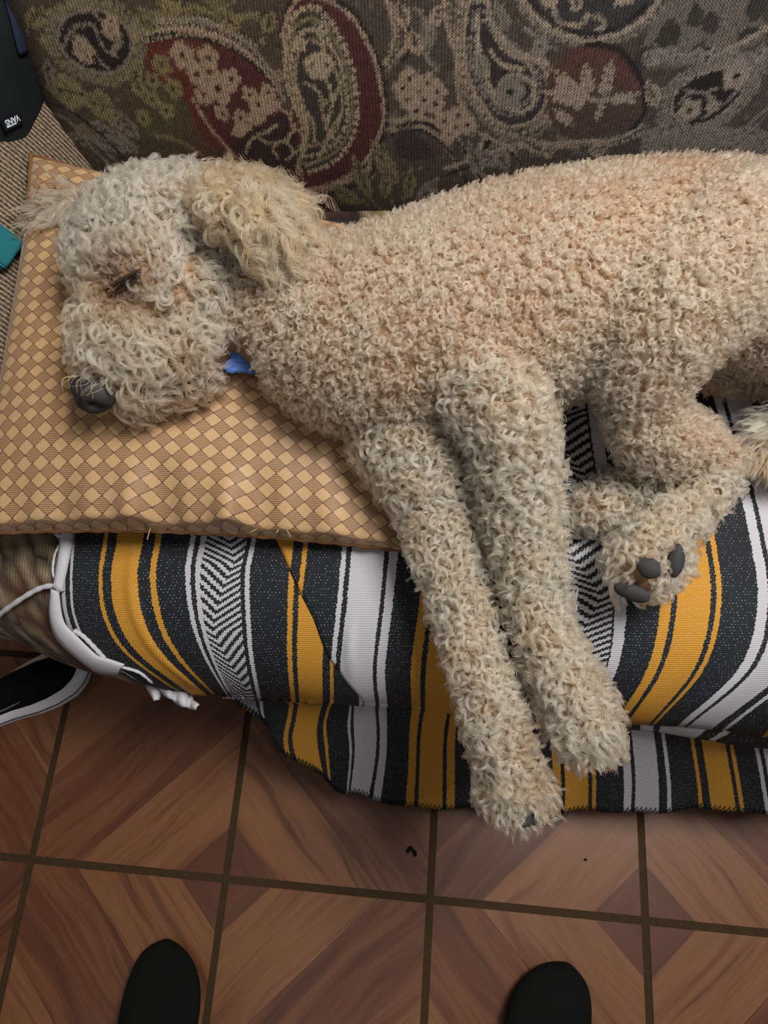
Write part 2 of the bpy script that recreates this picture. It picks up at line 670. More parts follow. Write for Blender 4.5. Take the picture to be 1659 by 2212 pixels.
# dark oval at far left with flowers
c = teardrop_rings(lm, [(120, 90), (140, 40), (200, 20), (255, 40), (285, 90), (270, 140), (225, 160), (160, 135)],
                   [(1.35, OLV, 'dot', .003), (1.24, GRY, 'dot', .0028), (1.15, OLV, 'dot', .0028), (1.0, DRK, 'fill', 0), (1.0, GRY, 'line', .0045), (.86, DRK, 'line', .003)])
lm.line(curve([(135, 100), (160, 60), (200, 55), (215, 85), (235, 115), (265, 90)], 30), .0035, GRY)
lm.line(curve([(150, 75), (185, 85), (215, 130), (235, 150)], 30), .003, GRY)
lm.line(curve([(205, 30), (235, 60), (262, 75), (240, 110), (250, 120)], 30), .003, GRY)
for x, y, r in [(180, 110, 15), (238, 62, 13), (172, 95, 9), (240, 45, 9), (190, 125, 8)]:
    lm.flower(fab(x, y), r * .00088, TAN, 6, y)
# big leaves at left
for (x, y, x2, y2, w) in [(190, 205, 95, 185, .021), (250, 235, 178, 218, .020), (75, 200, 60, 130, .012), (110, 190, 100, 120, .008), (300, 330, 190, 260, .013), (280, 320, 200, 300, .012), (300, 300, 250, 240, .010)]:
    b, e = fl((x, y), (x2, y2))
    lm.leaf(b, math.atan2(e[1] - b[1], e[0] - b[0]), np.hypot(*(e - b)), w, OLV if w > .015 else GRY, DRK)
lm.line(curve([(60, 210), (130, 250), (200, 320), (260, 380)], 30), .004, GRY)
lm.line(curve([(75, 200), (150, 240), (230, 300), (300, 380)], 30), .003, DRK)
# the large paisley drop: red body, pale filigree
drop = [(612, 75), (640, 10), (700, 5), (770, 60), (815, 170), (820, 280), (760, 370), (660, 405), (600, 380), (540, 330), (590, 290), (635, 230)]
c = teardrop_rings(lm, drop, [(1.07, DRK, 'line', .005), (1.03, TAN, 'line', .004), (1.0, RED, 'fill', 0)])
lm.poly(curve([(615, 240), (640, 300), (640, 370), (560, 350), (500, 320), (560, 270)], 30, True), lin(52, 38, 36))
inn = [(618, 100), (635, 40), (675, 20), (720, 60), (755, 140), (770, 250), (740, 330), (680, 365), (645, 360), (660, 300), (640, 230), (620, 170)]
teardrop_rings(lm, inn, [(1.0, lin(56, 50, 44), 'fill', 0), (1.02, PALE, 'dot', .0035), (.90, OLV, 'line', .004), (.80, PALE, 'dot', .0028), (.66, TAN, 'line', .003)])
for pp in [[(640, 100), (660, 65), (690, 75), (700, 110), (680, 120)], [(665, 130), (700, 160), (715, 210), (690, 230)], [(660, 180), (690, 200), (700, 260), (720, 300)],
           [(735, 250), (710, 290), (690, 340), (660, 360)], [(650, 230), (675, 260), (680, 310)], [(740, 170), (720, 220), (705, 280)]]:
    lm.line(curve(pp, 24), .0035, OLV)
    lm.dotted(curve(pp, 24), .002, .006, PALE)
for x, y, r in [(690, 145, 17), (705, 140, 12), (675, 140, 12), (690, 125, 9), (650, 95, 9), (700, 60, 8)]:
    lm.flower(fab(x, y), r * .00088, PALE, 5, x)
for pp in [[(530, 330), (545, 300), (575, 285), (600, 270)], [(560, 300), (590, 310), (620, 300), (640, 270)], [(600, 340), (590, 320), (615, 305), (635, 330), (620, 345)],
           [(640, 330), (655, 300), (640, 280), (625, 290)], [(640, 370), (655, 390), (645, 410)], [(605, 235), (625, 250), (630, 275)]]:
    lm.line(curve(pp, 24), .0035, TAN)
lm.line(curve([(415, 210), (450, 270), (500, 330), (520, 350)], 24), .004, TAN)
# mid cluster and lower swirls
for pp in [[(800, 345), (790, 370), (740, 395), (680, 412), (640, 415)], [(840, 280), (900, 270), (960, 310), (1000, 380)], [(850, 262), (915, 255), (985, 300), (1035, 385)],
           [(870, 30), (880, 90), (860, 120)], [(1050, 290), (1020, 340), (960, 365)], [(1040, 290), (1100, 320), (1130, 360)]]:
    lm.line(curve(pp, 30), .005, TAN)
    lm.line(curve([(x + 8, y + 12) for x, y in pp], 30), .004, DRK)
lm.poly(curve([(850, 290), (890, 285), (940, 330), (920, 345), (860, 340)], 24, True), lin(56, 44, 46))
for b, e, w in [((860, 400), (800, 300), .012), ((800, 430), (760, 330), .010), ((830, 430), (840, 350), .009), ((780, 440), (710, 400), .011), ((880, 430), (890, 360), .009),
                ((1090, 350), (1020, 330), .012), ((1100, 370), (1060, 300), .010), ((1040, 380), (1010, 300), .010), ((900, 440), (950, 380), .010)]:
    p, q = fl(b, e)
    lm.leaf(p, math.atan2(q[1] - p[1], q[0] - p[0]), np.hypot(*(q - p)), w, OLV if b[0] < 900 else GRY, DRK)
for x, y in [(885, 170), (905, 200), (880, 215), (925, 180), (940, 225), (900, 240), (960, 260), (990, 250), (870, 190), (915, 215), (945, 200), (970, 290), (1010, 270), (985, 275)]:
    lm.flower(fab(x, y), .0125, TAN, 5, x)
# right paisley drop
rd = [(1010, 0), (1000, 90), (1020, 190), (1080, 270), (1150, 265), (1185, 210), (1170, 140), (1110, 110), (1065, 60), (1050, 0)]
teardrop_rings(lm, rd, [(1.20, GRY, 'dot', .0028), (1.10, TAN, 'dot', .0034), (1.0, lin(52, 44, 46), 'fill', 0), (.98, TAN, 'line', .0045), (.80, GRY, 'dot', .003), (.68, TAN, 'line', .003)])
for pp in [[(1030, 30), (1035, 110), (1060, 190), (1110, 240), (1150, 225), (1150, 180), (1110, 160), (1080, 180), (1090, 215), (1120, 215)],
           [(1060, 110), (1085, 140), (1130, 150)], [(1040, 130), (1055, 150), (1050, 170)]]:
    lm.line(curve(pp, 40), .0045, TAN)
    lm.dotted(curve(pp, 40), .002, .006, PALE)
lm.flower(fab(1102, 198), .018, GRY, 6, 1)
lm.flower(fab(1040, 140), .011, GRY, 5, 1)
# dark disc at the top with scrolls
dc = curve([(1120, -60), (1135, 10), (1190, 62), (1270, 88), (1350, 68), (1410, 20), (1440, -60)], 40)
lm.poly(np.vstack([dc, fl((1280, -160))]), lin(54, 50, 52))
lm.line(dc, .006, TAN)
lm.line(curve([(1128, -60), (1148, 5), (1200, 50), (1270, 74), (1340, 56), (1396, 12)], 40), .003, DRK)
lm.dotted(curve([(1112, -20), (1130, 25), (1185, 76), (1270, 100), (1360, 80), (1430, 25)], 40), .003, .008, GRY)
for pp in [[(1170, 0), (1195, 15), (1205, 45), (1235, 55), (1265, 50), (1265, 35), (1300, 40), (1305, 60), (1285, 62)], [(1235, 0), (1240, 20), (1255, 10), (1250, -5)], [(1180, 15), (1175, 5), (1190, 0)]]:
    lm.line(curve(pp, 30), .004, TAN)
for x, y in [(1325, 12), (1345, 5), (1360, -5), (1180, 10)]:
    lm.leaf(fab(x, y), .6, .02, .006, TAN)
# red roundel with sprays
cc = curve([(1180, 175), (1210, 120), (1265, 95), (1330, 110), (1375, 160), (1390, 220), (1375, 260), (1310, 285), (1230, 300), (1190, 260)], 50, True)
lm.poly(cc, lin(78, 54, 42))
lm.poly(curve([(1200, 165), (1240, 118), (1290, 102), (1345, 130), (1378, 185), (1350, 190), (1290, 130), (1230, 150)], 40, True), lin(90, 48, 42))
lm.line(curve([(1270, 95), (1340, 110), (1385, 175), (1393, 240), (1360, 285)], 30), .006, DRK)
for (b, e) in [((1270, 215), (1265, 145)), ((1250, 215), (1205, 160)), ((1300, 215), (1320, 140)), ((1310, 220), (1370, 205)), ((1280, 220), (1190, 200)), ((1290, 260), (1300, 225)), ((1240, 270), (1200, 240))]:
    p, q = fl(b, e)
    lm.sprig(p, math.atan2(q[1] - p[1], q[0] - p[0]), np.hypot(*(q - p)), TAN, 4)
lm.line(curve([(1250, 210), (1290, 217), (1340, 215), (1370, 220)], 20), .005, TAN)
# dark tilted drop at right
teardrop_rings(lm, [(1450, 245), (1455, 205), (1500, 165), (1570, 145), (1620, 140), (1615, 175), (1590, 220), (1530, 265), (1480, 272)],
               [(1.35, GRY, 'dot', .0028), (1.22, GRY, 'dot', .0028), (1.12, GRY, 'line', .004), (1.0, DRK, 'fill', 0), (.98, TAN, 'line', .003)])
for pp in [[(1460, 230), (1490, 200), (1530, 205), (1560, 225), (1600, 190)], [(1480, 195), (1520, 200), (1550, 190)], [(1530, 205), (1535, 240), (1520, 255)]]:
    lm.line(curve(pp, 24), .0035, GRY)
for x, y, r in [(1490, 238, 16), (1590, 165, 17), (1540, 232, 9)]:
    lm.flower(fab(x, y), r * .00088, TAN, 5, x)
# leaf fan at the top right, dark leaves on a pale mesh
mesh_p = curve([(1400, 60), (1450, 0), (1560, -20), (1640, 20), (1640, 90), (1540, 120), (1440, 150), (1390, 130)], 40, True)
lm.poly(mesh_p, lin(100, 90, 76), .8)
for (b, e, w) in [((1440, 110), (1450, 35), .013), ((1455, 110), (1425, 70), .008), ((1500, 60), (1505, 5), .009), ((1535, 75), (1535, 20), .009), ((1480, 125), (1545, 105), .010),
                  ((1420, 130), (1370, 115), .012), ((1590, 90), (1640, 60), .008), ((1610, 30), (1659, 10), .012)]:
    p, q = fl(b, e)
    lm.leaf(p, math.atan2(q[1] - p[1], q[0] - p[0]), np.hypot(*(q - p)), w, lin(56, 50, 42))
lm.line(curve([(1400, 140), (1460, 120), (1560, 110), (1659, 60)], 24), .005, TAN)
for x in range(1400, 1660, 16):
    for y in (290, 306, 322, 120):
        lm.flower(fab(x + rng.uniform(-5, 5), y + rng.uniform(-8, 8)), .0075, GRY, 5, x)
for pp, col in [([(835, 0), (850, 60), (845, 110), (830, 140)], TAN), ([(960, 0), (965, 60), (985, 130), (990, 210), (1010, 250)], TAN),
                ([(900, 20), (925, 60), (915, 110), (940, 150)], GRY), ([(1190, 100), (1160, 80), (1130, 60)], GRY), ([(1140, 300), (1190, 310), (1260, 305), (1330, 300), (1390, 270)], TAN),
                ([(1400, 280), (1430, 300), (1500, 305), (1600, 280), (1659, 230)], GRY), ([(300, 20), (360, 30), (420, 15), (480, 35), (560, 30)], OLV),
                ([(330, 290), (380, 300), (430, 330)], OLV), ([(1060, 330), (1120, 310), (1160, 330)], TAN), ([(110, 300), (160, 290), (210, 310), (250, 350)], GRY)]:
    lm.line(curve(pp, 24), .0040, col)
    lm.dotted(curve([(x + 10, y + 8) for x, y in pp], 24), .0022, .0066, col)
for (b, e, w) in [((880, 60), (860, 10), .009), ((905, 120), (890, 70), .009), ((935, 60), (950, 15), .008), ((340, 60), (300, 40), .010), ((520, 60), (470, 30), .010), ((570, 70), (590, 30), .009),
                  ((1420, 230), (1400, 180), .009), ((1165, 330), (1200, 320), .010), ((1270, 330), (1310, 315), .010), ((60, 60), (90, 20), .010), ((300, 130), (290, 180), .008)]:
    p, q = fl(b, e)
    lm.leaf(p, math.atan2(q[1] - p[1], q[0] - p[0]), np.hypot(*(q - p)) * 1.2, w, TAN if b[0] > 700 else OLV, DRK)
# further drops beyond what the photograph frames
for k, cx in enumerate(np.arange(BX0 + .2, BX1, .31)):
    th = np.linspace(0, 2 * math.pi, 40)
    P = np.stack([cx + .09 * np.cos(th) * (1 + .25 * np.sin(th)), .50 + .065 * np.sin(th) + .02 * np.cos(th) ** 2], 1)
    if k < 20:
        lm.poly(P, [RED, DRK][k % 2])
        lm.line(P, .004, TAN)
        lm.dotted(P.mean(0) + (P - P.mean(0)) * .7, .003, .008, OLV)
        lm.flower(P.mean(0), .02, TAN, 6, k)

# woven edges: threads step in and out of each figure
ir, jr = np.indices(lm.C.shape[:2])
stag = rng.integers(-1, 2, lm.C.shape[:2]) * (rng.random(lm.C.shape[:2]) < .75)
stag2 = rng.integers(-1, 2, lm.C.shape[:2]) * (rng.random(lm.C.shape[:2]) < .6)
lm.C = lm.C[np.clip(ir + stag, 0, lm.ns - 1), np.clip(jr + stag2, 0, lm.nx - 1)]
gr_ = np.array([.93, .93, .95]) * lm.C.mean(-1, keepdims=True)
wt = np.clip((lm.X + .30) / .55, 0, 1)[..., None]
lm.C = lm.C * (1 - .45 * wt) + gr_ * .45 * wt  # right side greyed further, a painted haze
lm.C *= .98
lm.C *= (1 + .16 * rng.standard_normal(lm.C.shape[:2]))[..., None].clip(.6, 1.5)
Yb, Zb = back_pt(lm.X, lm.S)
V = np.stack([lm.X.ravel(), Yb.ravel(), Zb.ravel()], 1) - np.array(sofa.location)
nf = lm.nx * lm.ns
bk = bpy.data.meshes.new('back_cushion')
# front lattice plus a rolled rim and a flat back, so that the cushion is solid
rim = []
ii = list(range(lm.nx)) + [r * lm.nx + lm.nx - 1 for r in range(1, lm.ns)] + list(range(lm.nx * lm.ns - 2, lm.nx * (lm.ns - 1) - 1, -1)) + [r * lm.nx for r in range(lm.ns - 2, 0, -1)]
Vb = V[ii] + np.array([0, 0.15, -0.03])
faces = grid_faces(lm.ns, lm.nx)
n_r = len(ii)
for k in range(n_r):
    a, b = ii[k], ii[(k + 1) % n_r]
    faces.append((b, a, nf + k, nf + (k + 1) % n_r))
bk.from_pydata(np.vstack([V, Vb]).tolist(), [], faces)
bk.polygons.foreach_set('use_smooth', [True] * len(bk.polygons))
ca = bk.color_attributes.new('weave_color', 'FLOAT_COLOR', 'POINT')
cc4 = np.ones((nf + n_r, 4), np.float32)
cc4[:nf, :3] = lm.C.reshape(-1, 3)
cc4[nf:, :3] = lm.C.reshape(-1, 3)[ii]
ca.data.foreach_set('color', cc4.ravel())
bk.materials.append(m_paisley)
ob = bpy.data.objects.new('back_cushion', bk)
link(ob, sofa)

# welt along the cushion's left edge
sv = np.linspace(0.0, BS, 40)
yv, zv = back_pt(np.full(40, BX0), sv)
v, f = tube(np.stack([np.full(40, BX0), yv + .004, zv], 1), 0.006, 8)
m_welt = cloth_mat('welt_cord', lin(88, 76, 62), lin(52, 44, 36), 700)
mesh_obj('welt', v, f, m_welt, sofa)

# ---- seat cushion, a solid with rolled front
xs = np.linspace(-0.86, 1.25, 150)
prof = []          # (dy from the front line, z rule)
nsec = 46
rows = []
for X in xs:
    fy = float(front_y(X))
    yy = np.concatenate([np.linspace(0.80, fy + 0.16, 22), fy + 0.15 * (1 - np.sin(np.linspace(0, math.pi / 2, 14)))])
    zz = seat_z(np.full_like(yy, X), yy)
    low = [(fy + .004, .315), (fy + .018, .30), (fy + .05, .292), (fy + .09, .29), (.80, .29)]
    side = max(0.0, (-0.80 - X) / 0.06)
    pts = [(y, z) for y, z in zip(yy, zz)] + low
    if side > 0:
        pts = [(y, .37 + (z - .37) * math.sqrt(max(0, 1 - side * side))) for y, z in pts]
    rows.append([(X, y, z) for y, z in pts])
nc = len(rows[0])
V = np.array(rows).reshape(-1, 3)
fc = grid_faces(len(rows), nc)
for i in range(len(rows) - 1):
    fc.append((i * nc, (i + 1) * nc, (i + 1) * nc + nc - 1, i * nc + nc - 1))
fc.append(tuple(range(nc)))
fc.append(tuple((len(rows) - 1) * nc + k for k in range(nc))[::-1])
so = mesh_obj('seat_cushion', V, fc, m_paisley, sofa)
# its woven colours: buds and a red patch where it stays uncovered
n = len(V)
col = np.ones((n, 4), np.float32)
for i in range(n):
    p = Vector(V[i])
    a = mnoise.noise(p * 28)
    b = mnoise.noise(p * 60 + Vector((5, 3, 1)))
    c = np.array(BASE)
    if a > 0.12:
        c = np.array(lin(76, 44, 37))
    elif a < -0.25:
        c = np.array(DRK)
    if b > 0.18:
        c = np.array(TAN) * .9
    elif b < -0.3:
        c = np.array(OLV)
    col[i, :3] = c
ca = so.data.color_attributes.new('weave_color', 'FLOAT_COLOR', 'POINT')
ca.data.foreach_set('color', col.ravel())

# ---- left arm, ribbed, rolled outwards
ay = np.linspace(0.225, 1.02, 30)
prf = np.array([(-.470, .40), (-.492, .455), (-.515, .52), (-.540, .58), (-.572, .632), (-.615, .668), (-.675, .685), (-.745, .675), (-.80, .63), (-.815, .56), (-.79, .50), (-.78, .42), (-.78, .12)])
pd = catmull(prf, 50)
V = []
for k, y in enumerate(ay):
    e = min(1, (y - ay[0]) / .05)
    sh = 1 - .10 * (1 - e) ** 2
    for (x, z) in pd:
        V.append((-.64 + (x + .64) * sh, y, .40 + (z - .40) * sh if z > .4 else z))
fc = grid_faces(len(ay), len(pd))
V = np.array(V)
np_ = len(pd)
for i in range(len(ay) - 1):
    fc.append((i * np_, (i + 1) * np_, (i + 1) * np_ + np_ - 1, i * np_ + np_ - 1))
for row, flip_ in ((0, False), (len(ay) - 1, True)):
    c_i = len(V)
    ring = V[row * np_:(row + 1) * np_]
    V = np.vstack([V, [[-.64, ring[0][1] + (.012 if flip_ else -.012), .48]]])
    for k in range(np_):
        t_ = (row * np_ + k, row * np_ + (k + 1) % np_, c_i)
        fc.append(t_[::-1] if flip_ else t_)
mesh_obj('arm', V, fc, m_rib, sofa)
# base frame and feet under the overhanging seat
bm = bmesh.new()
bmesh.ops.create_cube(bm, size=1.0, matrix=Matrix.Translation((0.24, 0.64, 0.175)) @ Matrix.Diagonal((2.0, 0.86, 0.22, 1)))
bmesh.ops.bevel(bm, geom=bm.edges[:], offset=0.012, segments=2, affect='EDGES')
m_base = cloth_mat('base_cloth', lin(58, 50, 42), lin(36, 30, 26), 500)
bm_obj('base_frame', bm, m_base, sofa)
kl = NT('dark_wood', 0.4, 0.4)
m_leg = kl.color(kl.mix(kl.noise(kl.mapping(kl.coord(), (40, 40, 4)), 3, 3), lin(40, 24, 16), lin(66, 40, 26)))
for lx, ly in [(-.70, .27), (1.15, .27), (-.70, 1.0), (1.15, 1.0)]:
    bm = bmesh.new()
    bmesh.ops.create_cone(bm, cap_ends=True, segments=16, radius1=.022, radius2=.034, depth=.07, matrix=Matrix.Translation((lx, ly, .035)))
    bm_obj('leg', bm, m_leg, sofa)

# ================================================================== STRIPED BLANKET
YG, WG, ZG = (.10, .33, .56, .79, 1.02, 1.25), (.445, .905, 1.365), (.215, .675, 1.135)
BLK, YEL, WHT = (0.0065, 0.008, 0.011), lin(186, 130, 38), lin(180, 177, 182)
stops = [(-.08, WHT), (-.006, BLK), (.008, WHT), (.018, BLK)]
for g in YG:
    for a, b in ((-.035, -.027), (-.018, .018), (.027, .035)):
        stops += [(g + a, YEL), (g + b, BLK)]
for g in WG:
    for a, b in ((-.037, -.028), (-.020, .020), (.028, .037)):
        stops += [(g + a, WHT), (g + b, BLK)]
for g in ZG:
    for a, b in ((-.052, -.043), (-.035, -.027), (.029, .039)):
        stops += [(g + a, WHT), (g + b, BLK)]
stops.sort()
U0, US = -.1, 1.6
kb = NT('woven_blanket', 0.72, 0.35)
uvn = kb.n('ShaderNodeUVMap')
uvn.uv_map = 'UVMap'
bu, bv, _z = kb.xyz(uvn.outputs[0])
saw = kb.math('SUBTRACT', kb.math('FRACT', kb.math('DIVIDE', bv, .0052)), .5)
nzb = kb.noise(kb.comb(kb.math('MULTIPLY', bu, 1), kb.math('MULTIPLY', bv, 1)), 140, 2)
uj = kb.math('ADD', bu, kb.math('ADD', kb.math('MULTIPLY', saw, .0013), kb.math('MULTIPLY', kb.math('SUBTRACT', nzb, .5), .0035)))
un = kb.math('DIVIDE', kb.math('SUBTRACT', uj, U0), US)
cur = None
for k in range(0, len(stops), 28):
    ch = stops[k:k + 28]
    st = ([(0.0, stops[k - 1][1] if k else BLK)] if k else []) + [((u - U0) / US, c) for u, c in ch]
    rp = kb.ramp(un, st, 'CONSTANT')
    cur = rp if cur is None else kb.mix(kb.math('GREATER_THAN', un, (ch[0][0] - U0) / US), cur, rp)
# chevron band: stepped dark and light bars whose slant swings to and fro
swing = kb.math('MULTIPLY', kb.math('PINGPONG', kb.math('ADD', bv, .012), .075), 1 / .075)
for g in ZG:
    du = kb.math('SUBTRACT', uj, g + .001)
    ap = kb.math('MULTIPLY', kb.math('SUBTRACT', swing, .5), .034)
    ph = kb.math('ADD', kb.math('DIVIDE', bv, .0092), kb.math('MULTIPLY', kb.math('ABSOLUTE', kb.math('SUBTRACT', du, ap)), 62.0))
    st = kb.math('SNAP', ph, .22)
    bar = kb.math('GREATER_THAN', kb.math('FRACT', kb.math('ADD', ph, kb.math('MULTIPLY', kb.math('FRACT', kb.math('DIVIDE', bu, .0042)), .22))), .50)
    zc = kb.mix(bar, BLK, WHT)
    cur = kb.mix(kb.math('LESS_THAN', kb.math('ABSOLUTE', du), .028), cur, zc)
# pale warp flecks that show between the dark weft
fu = kb.math('SINE', kb.math('MULTIPLY', kb.math('ADD', bu, kb.math('MULTIPLY', kb.math('FLOOR', kb.math('DIVIDE', bv, .0034)), .0021)), 2 * math.pi / .0042))
fv = kb.math('SINE', kb.math('MULTIPLY', bv, 2 * math.pi / .0034))
fk = kb.math('MULTIPLY', kb.math('GREATER_THAN', kb.math('ADD', fu, fv), 1.70),
             kb.math('GREATER_THAN', kb.noise(kb.comb(bu, bv), 300, 2), .53))
cur = kb.mix(kb.math('MULTIPLY', fk, .75), cur, lin(196, 202, 210))
wv = kb.math('ADD', kb.math('MULTIPLY', kb.math('SINE', kb.math('MULTIPLY', kb.math('ADD', bu, kb.math('MULTIPLY', bv, .6)), 2 * math.pi / .0030)), .5),
             kb.math('MULTIPLY', kb.math('SINE', kb.math('MULTIPLY', bv, 2 * math.pi / .0026)), .5))
cur = kb.mix(kb.math('MULTIPLY', kb.math('SUBTRACT', .35, wv), .28), cur, kb.mix(1.0, cur, (0.35, 0.35, 0.36), 'MULTIPLY'))
kb.bump(wv, 0.5, 0.0008)
m_blanket = kb.color(cur)
m_white_yarn = cloth_mat('white_yarn', lin(205, 203, 206), lin(150, 148, 152), 1300)
m_black_yarn = cloth_mat('black_yarn', (0.012, 0.013, 0.015), (0.004, 0.004, 0.005), 900)

blanket = empty('striped_blanket', tuple(at(900, 1300, .455)))
tag(blanket, 'black, yellow and white striped woven blanket spread over the sofa seat under the dog', 'blanket')


def drop_pt(px, py):
    """the loose front fall: a sheet that flares towards the room"""
    px, py = np.atleast_1d(np.asarray(px, float)), np.atleast_1d(np.asarray(py, float))
    d = R_ * ((px - W_PX / 2) / F_PX)[:, None] - U_ * ((py - H_PX / 2) / F_PX)[:, None] + F_
    A = np.array([0, .072, .300])
    n_ = np.cross(np.array([1.0, 0, 0]), np.array([0, -.062 - .072, .075 - .300]))
    n_ /= np.linalg.norm(n_)
    k = ((A - CAM) @ n_) / (d @ n_)
    return CAM + d * k[:, None]


def patch(cols, us, place, nu, nv, ulim=None, v0=0.0):
    """cols[k] = photo polyline of the thread line at u = us[k]; all the same row count"""
    C = np.array(cols, float)                       # k, rows, 2
    dense = np.array([catmull(c, nv) for c in C])    # k, nv, 2
    us = np.asarray(us, float)
    P, UV = np.zeros((nv, nu, 3)), np.zeros((nv, nu, 2))
    for r in range(nv):
        a, b = (us[0], us[-1]) if ulim is None else ulim(r / (nv - 1))
        u = np.linspace(a, b, nu)
        # smooth interpolation across the thread lines
        xy = np.zeros((nu, 2))
        k = np.clip(np.searchsorted(us, u, side='right') - 1, 0, len(us) - 2)
        q = dense[:, r]
        h = us[k + 1] - us[k]
        t = ((u - us[k]) / h)[:, None]
        sl = np.gradient(q, us, axis=0)
        m0, m1 = sl[k] * h[:, None], sl[k + 1] * h[:, None]
        xy = (2 * t ** 3 - 3 * t ** 2 + 1) * q[k] + (t ** 3 - 2 * t ** 2 + t) * m0 + (-2 * t ** 3 + 3 * t ** 2) * q[k + 1] + (t ** 3 - t ** 2) * m1
        P[r] = place(xy[:, 0], xy[:, 1])
        UV[r, :, 0] = u
    dv = np.linalg.norm(np.diff(P, axis=0), axis=2).mean(1)
    UV[..., 1] = (v0 + np.concatenate([[0], np.cumsum(dv)]))[:, None]
    return P, UV


Bv, Buv, Bf = [], [], []


def add_patch(P, UV):
    nv, nu = P.shape[:2]
    off = sum(len(x) for x in Bv)
    Bv.append(P.reshape(-1, 3))
    Buv.append(UV.reshape(-1, 2))
    Bf.extend(grid_faces(nv, nu, off))


# left part, lying lower
L_us = [-.012, .018, .100, .163, .215, .254, .330, .42]
L_cols = [
    [(142, 880), (140, 1040), (137, 1150), (134, 1250), (140, 1325), (168, 1385), (255, 1445)],
    [(168, 880), (166, 1040), (164, 1150), (158, 1250), (165, 1330), (203, 1400), (300, 1468)],
    [(290, 880), (285, 1040), (277, 1150), (262, 1250), (277, 1340), (325, 1415), (430, 1500)],
    [(407, 880), (406, 1040), (403, 1150), (391, 1240), (404, 1340), (436, 1420), (488, 1500)],
    [(500, 880), (500, 1040), (494, 1150), (477, 1240), (480, 1340), (496, 1430), (528, 1528)],
    [(562, 880), (560, 1040), (553, 1150), (537, 1240), (539, 1340), (547, 1430), (572, 1555)],
    [(692, 880), (690, 1040), (688, 1150), (680, 1250), (674, 1340), (670, 1420), (672, 1522)],
    [(832, 880), (830, 1040), (826, 1150), (803, 1250), (795, 1340), (785, 1420), (786, 1524)]]
P, UV = patch(L_cols, L_us, lambda x, y: on_seat(x, y, .004), 150, 90)
# a soft pleat in the yellow stripe
du = (UV[..., 0] - .112) / .006
P[..., 2] += .004 * np.exp(-du * du) * np.clip((np.arange(90)[:, None] - 25) / 30, 0, 1)
add_patch(P, UV)
# right part, folded over along a slanting edge
R_us = [.33, .445, .56, .675, .79, .905, 1.02, 1.135]
R_cols = [
    [(628, 700), (625, 870), (615, 1040), (603, 1160), (586, 1300), (575, 1440), (578, 1520)],
    [(818, 700), (815, 870), (808, 1040), (796, 1160), (784, 1300), (769, 1440), (776, 1522)],
    [(1006, 700), (1000, 870), (992, 1040), (985, 1160), (970, 1300), (952, 1440), (946, 1540)],
    [(1195, 700), (1206, 870), (1225, 1040), (1238, 1160), (1258, 1300), (1246, 1440), (1190, 1560)],
    [(1400, 700), (1430, 870), (1458, 1040), (1478, 1160), (1490, 1300), (1458, 1440), (1372, 1562)],
    [(1545, 700), (1592, 870), (1648, 1040), (1678, 1160), (1700, 1300), (1660, 1440), (1505, 1570)],
    [(1700, 700), (1760, 870), (1830, 1040), (1870, 1160), (1900, 1300), (1860, 1440), (1700, 1595)],
    [(1860, 700), (1940, 870), (2020, 1040), (2060, 1160), (2100, 1300), (2060, 1440), (1920, 1605)]]


def fold_edge(t):
    # where the slanting fold cuts the threads, row by row
    y = np.interp(t, np.linspace(0, 1, 7), [700, 870, 1040, 1160, 1300, 1440, 1521])
    return np.interp(y, [700, 1150, 1220, 1275, 1335, 1415, 1445, 1508], [.30, .323, .345, .364, .386, .409, .424, .452]), 1.135


P, UV = patch(R_cols, R_us, lambda x, y: on_seat(x, y, .0075), 300, 90, fold_edge)
# turned edge of the fold
P[:, 0, 2] -= .003
# ruck in the white stripe, and gentle unevenness
gu, gr = UV[..., 0], np.arange(90)[:, None] / 89.0
P[..., 2] += .005 * np.exp(-((gu - .435 - .035 * (gr - .75)) / .006) ** 2) * np.exp(-((gr - .80) / .07) ** 2)
P[..., 2] += .0025 * np.sin(gu * 60 + gr * 5) * np.clip((gr - .55) * 4, 0, 1) * np.exp(-((gu - .85) / .2) ** 2)
add_patch(P, UV)
# the fall in front, down to the hem
H_us = [.196, .215, .235, .256, .290, .33, .385, .445, .56, .675, .79, .905, 1.02, 1.135, 1.25]
H_cols = [
    [(478, 1486), (484, 1493), (490, 1499), (496, 1505)],
    [(508, 1488), (514, 1503), (520, 1517), (528, 1530)],
    [(536, 1490), (541, 1508), (546, 1526), (553, 1546)],
    [(566, 1494), (568, 1518), (570, 1542), (577, 1568)],
    [(612, 1502), (608, 1540), (600, 1580), (600, 1614)],
    [(674, 1510), (664, 1555), (660, 1595), (676, 1652)],
    [(735, 1512), (722, 1560), (728, 1620), (728, 1706)],
    [(782, 1515), (786, 1570), (785, 1630), (772, 1716)],
    [(940, 1528), (930, 1590), (928, 1660), (926, 1742)],
    [(1082, 1540), (1084, 1600), (1086, 1670), (1086, 1752)],
    [(1232, 1545), (1235, 1610), (1240, 1680), (1240, 1754)],
    [(1382, 1550), (1390, 1610), (1396, 1680), (1395, 1748)],
    [(1528, 1575), (1538, 1630), (1548, 1690), (1556, 1750)],
    [(1690, 1590), (1702, 1640), (1712, 1700), (1722, 1754)],
    [(1850, 1600), (1862, 1650), (1872, 1700), (1885, 1758)]]
P, UV = patch(H_cols, H_us, drop_pt, 260, 44, None, .40)
gu, gr = UV[..., 0], np.arange(44)[:, None] / 43.0
P[..., 1] += (.003 * np.sin(gu * 33) + .0015 * np.sin(gu * 71 + 1)) * gr
P[..., 2] += .0015 * np.sin(gu * 52 + 2) * gr
# foot of the fall is tucked behind the roll of the seat
P[0, :, 1] += .02
add_patch(P, UV)
HEM = P[-1].copy()
HEMU = UV[-1, :, 0].copy()
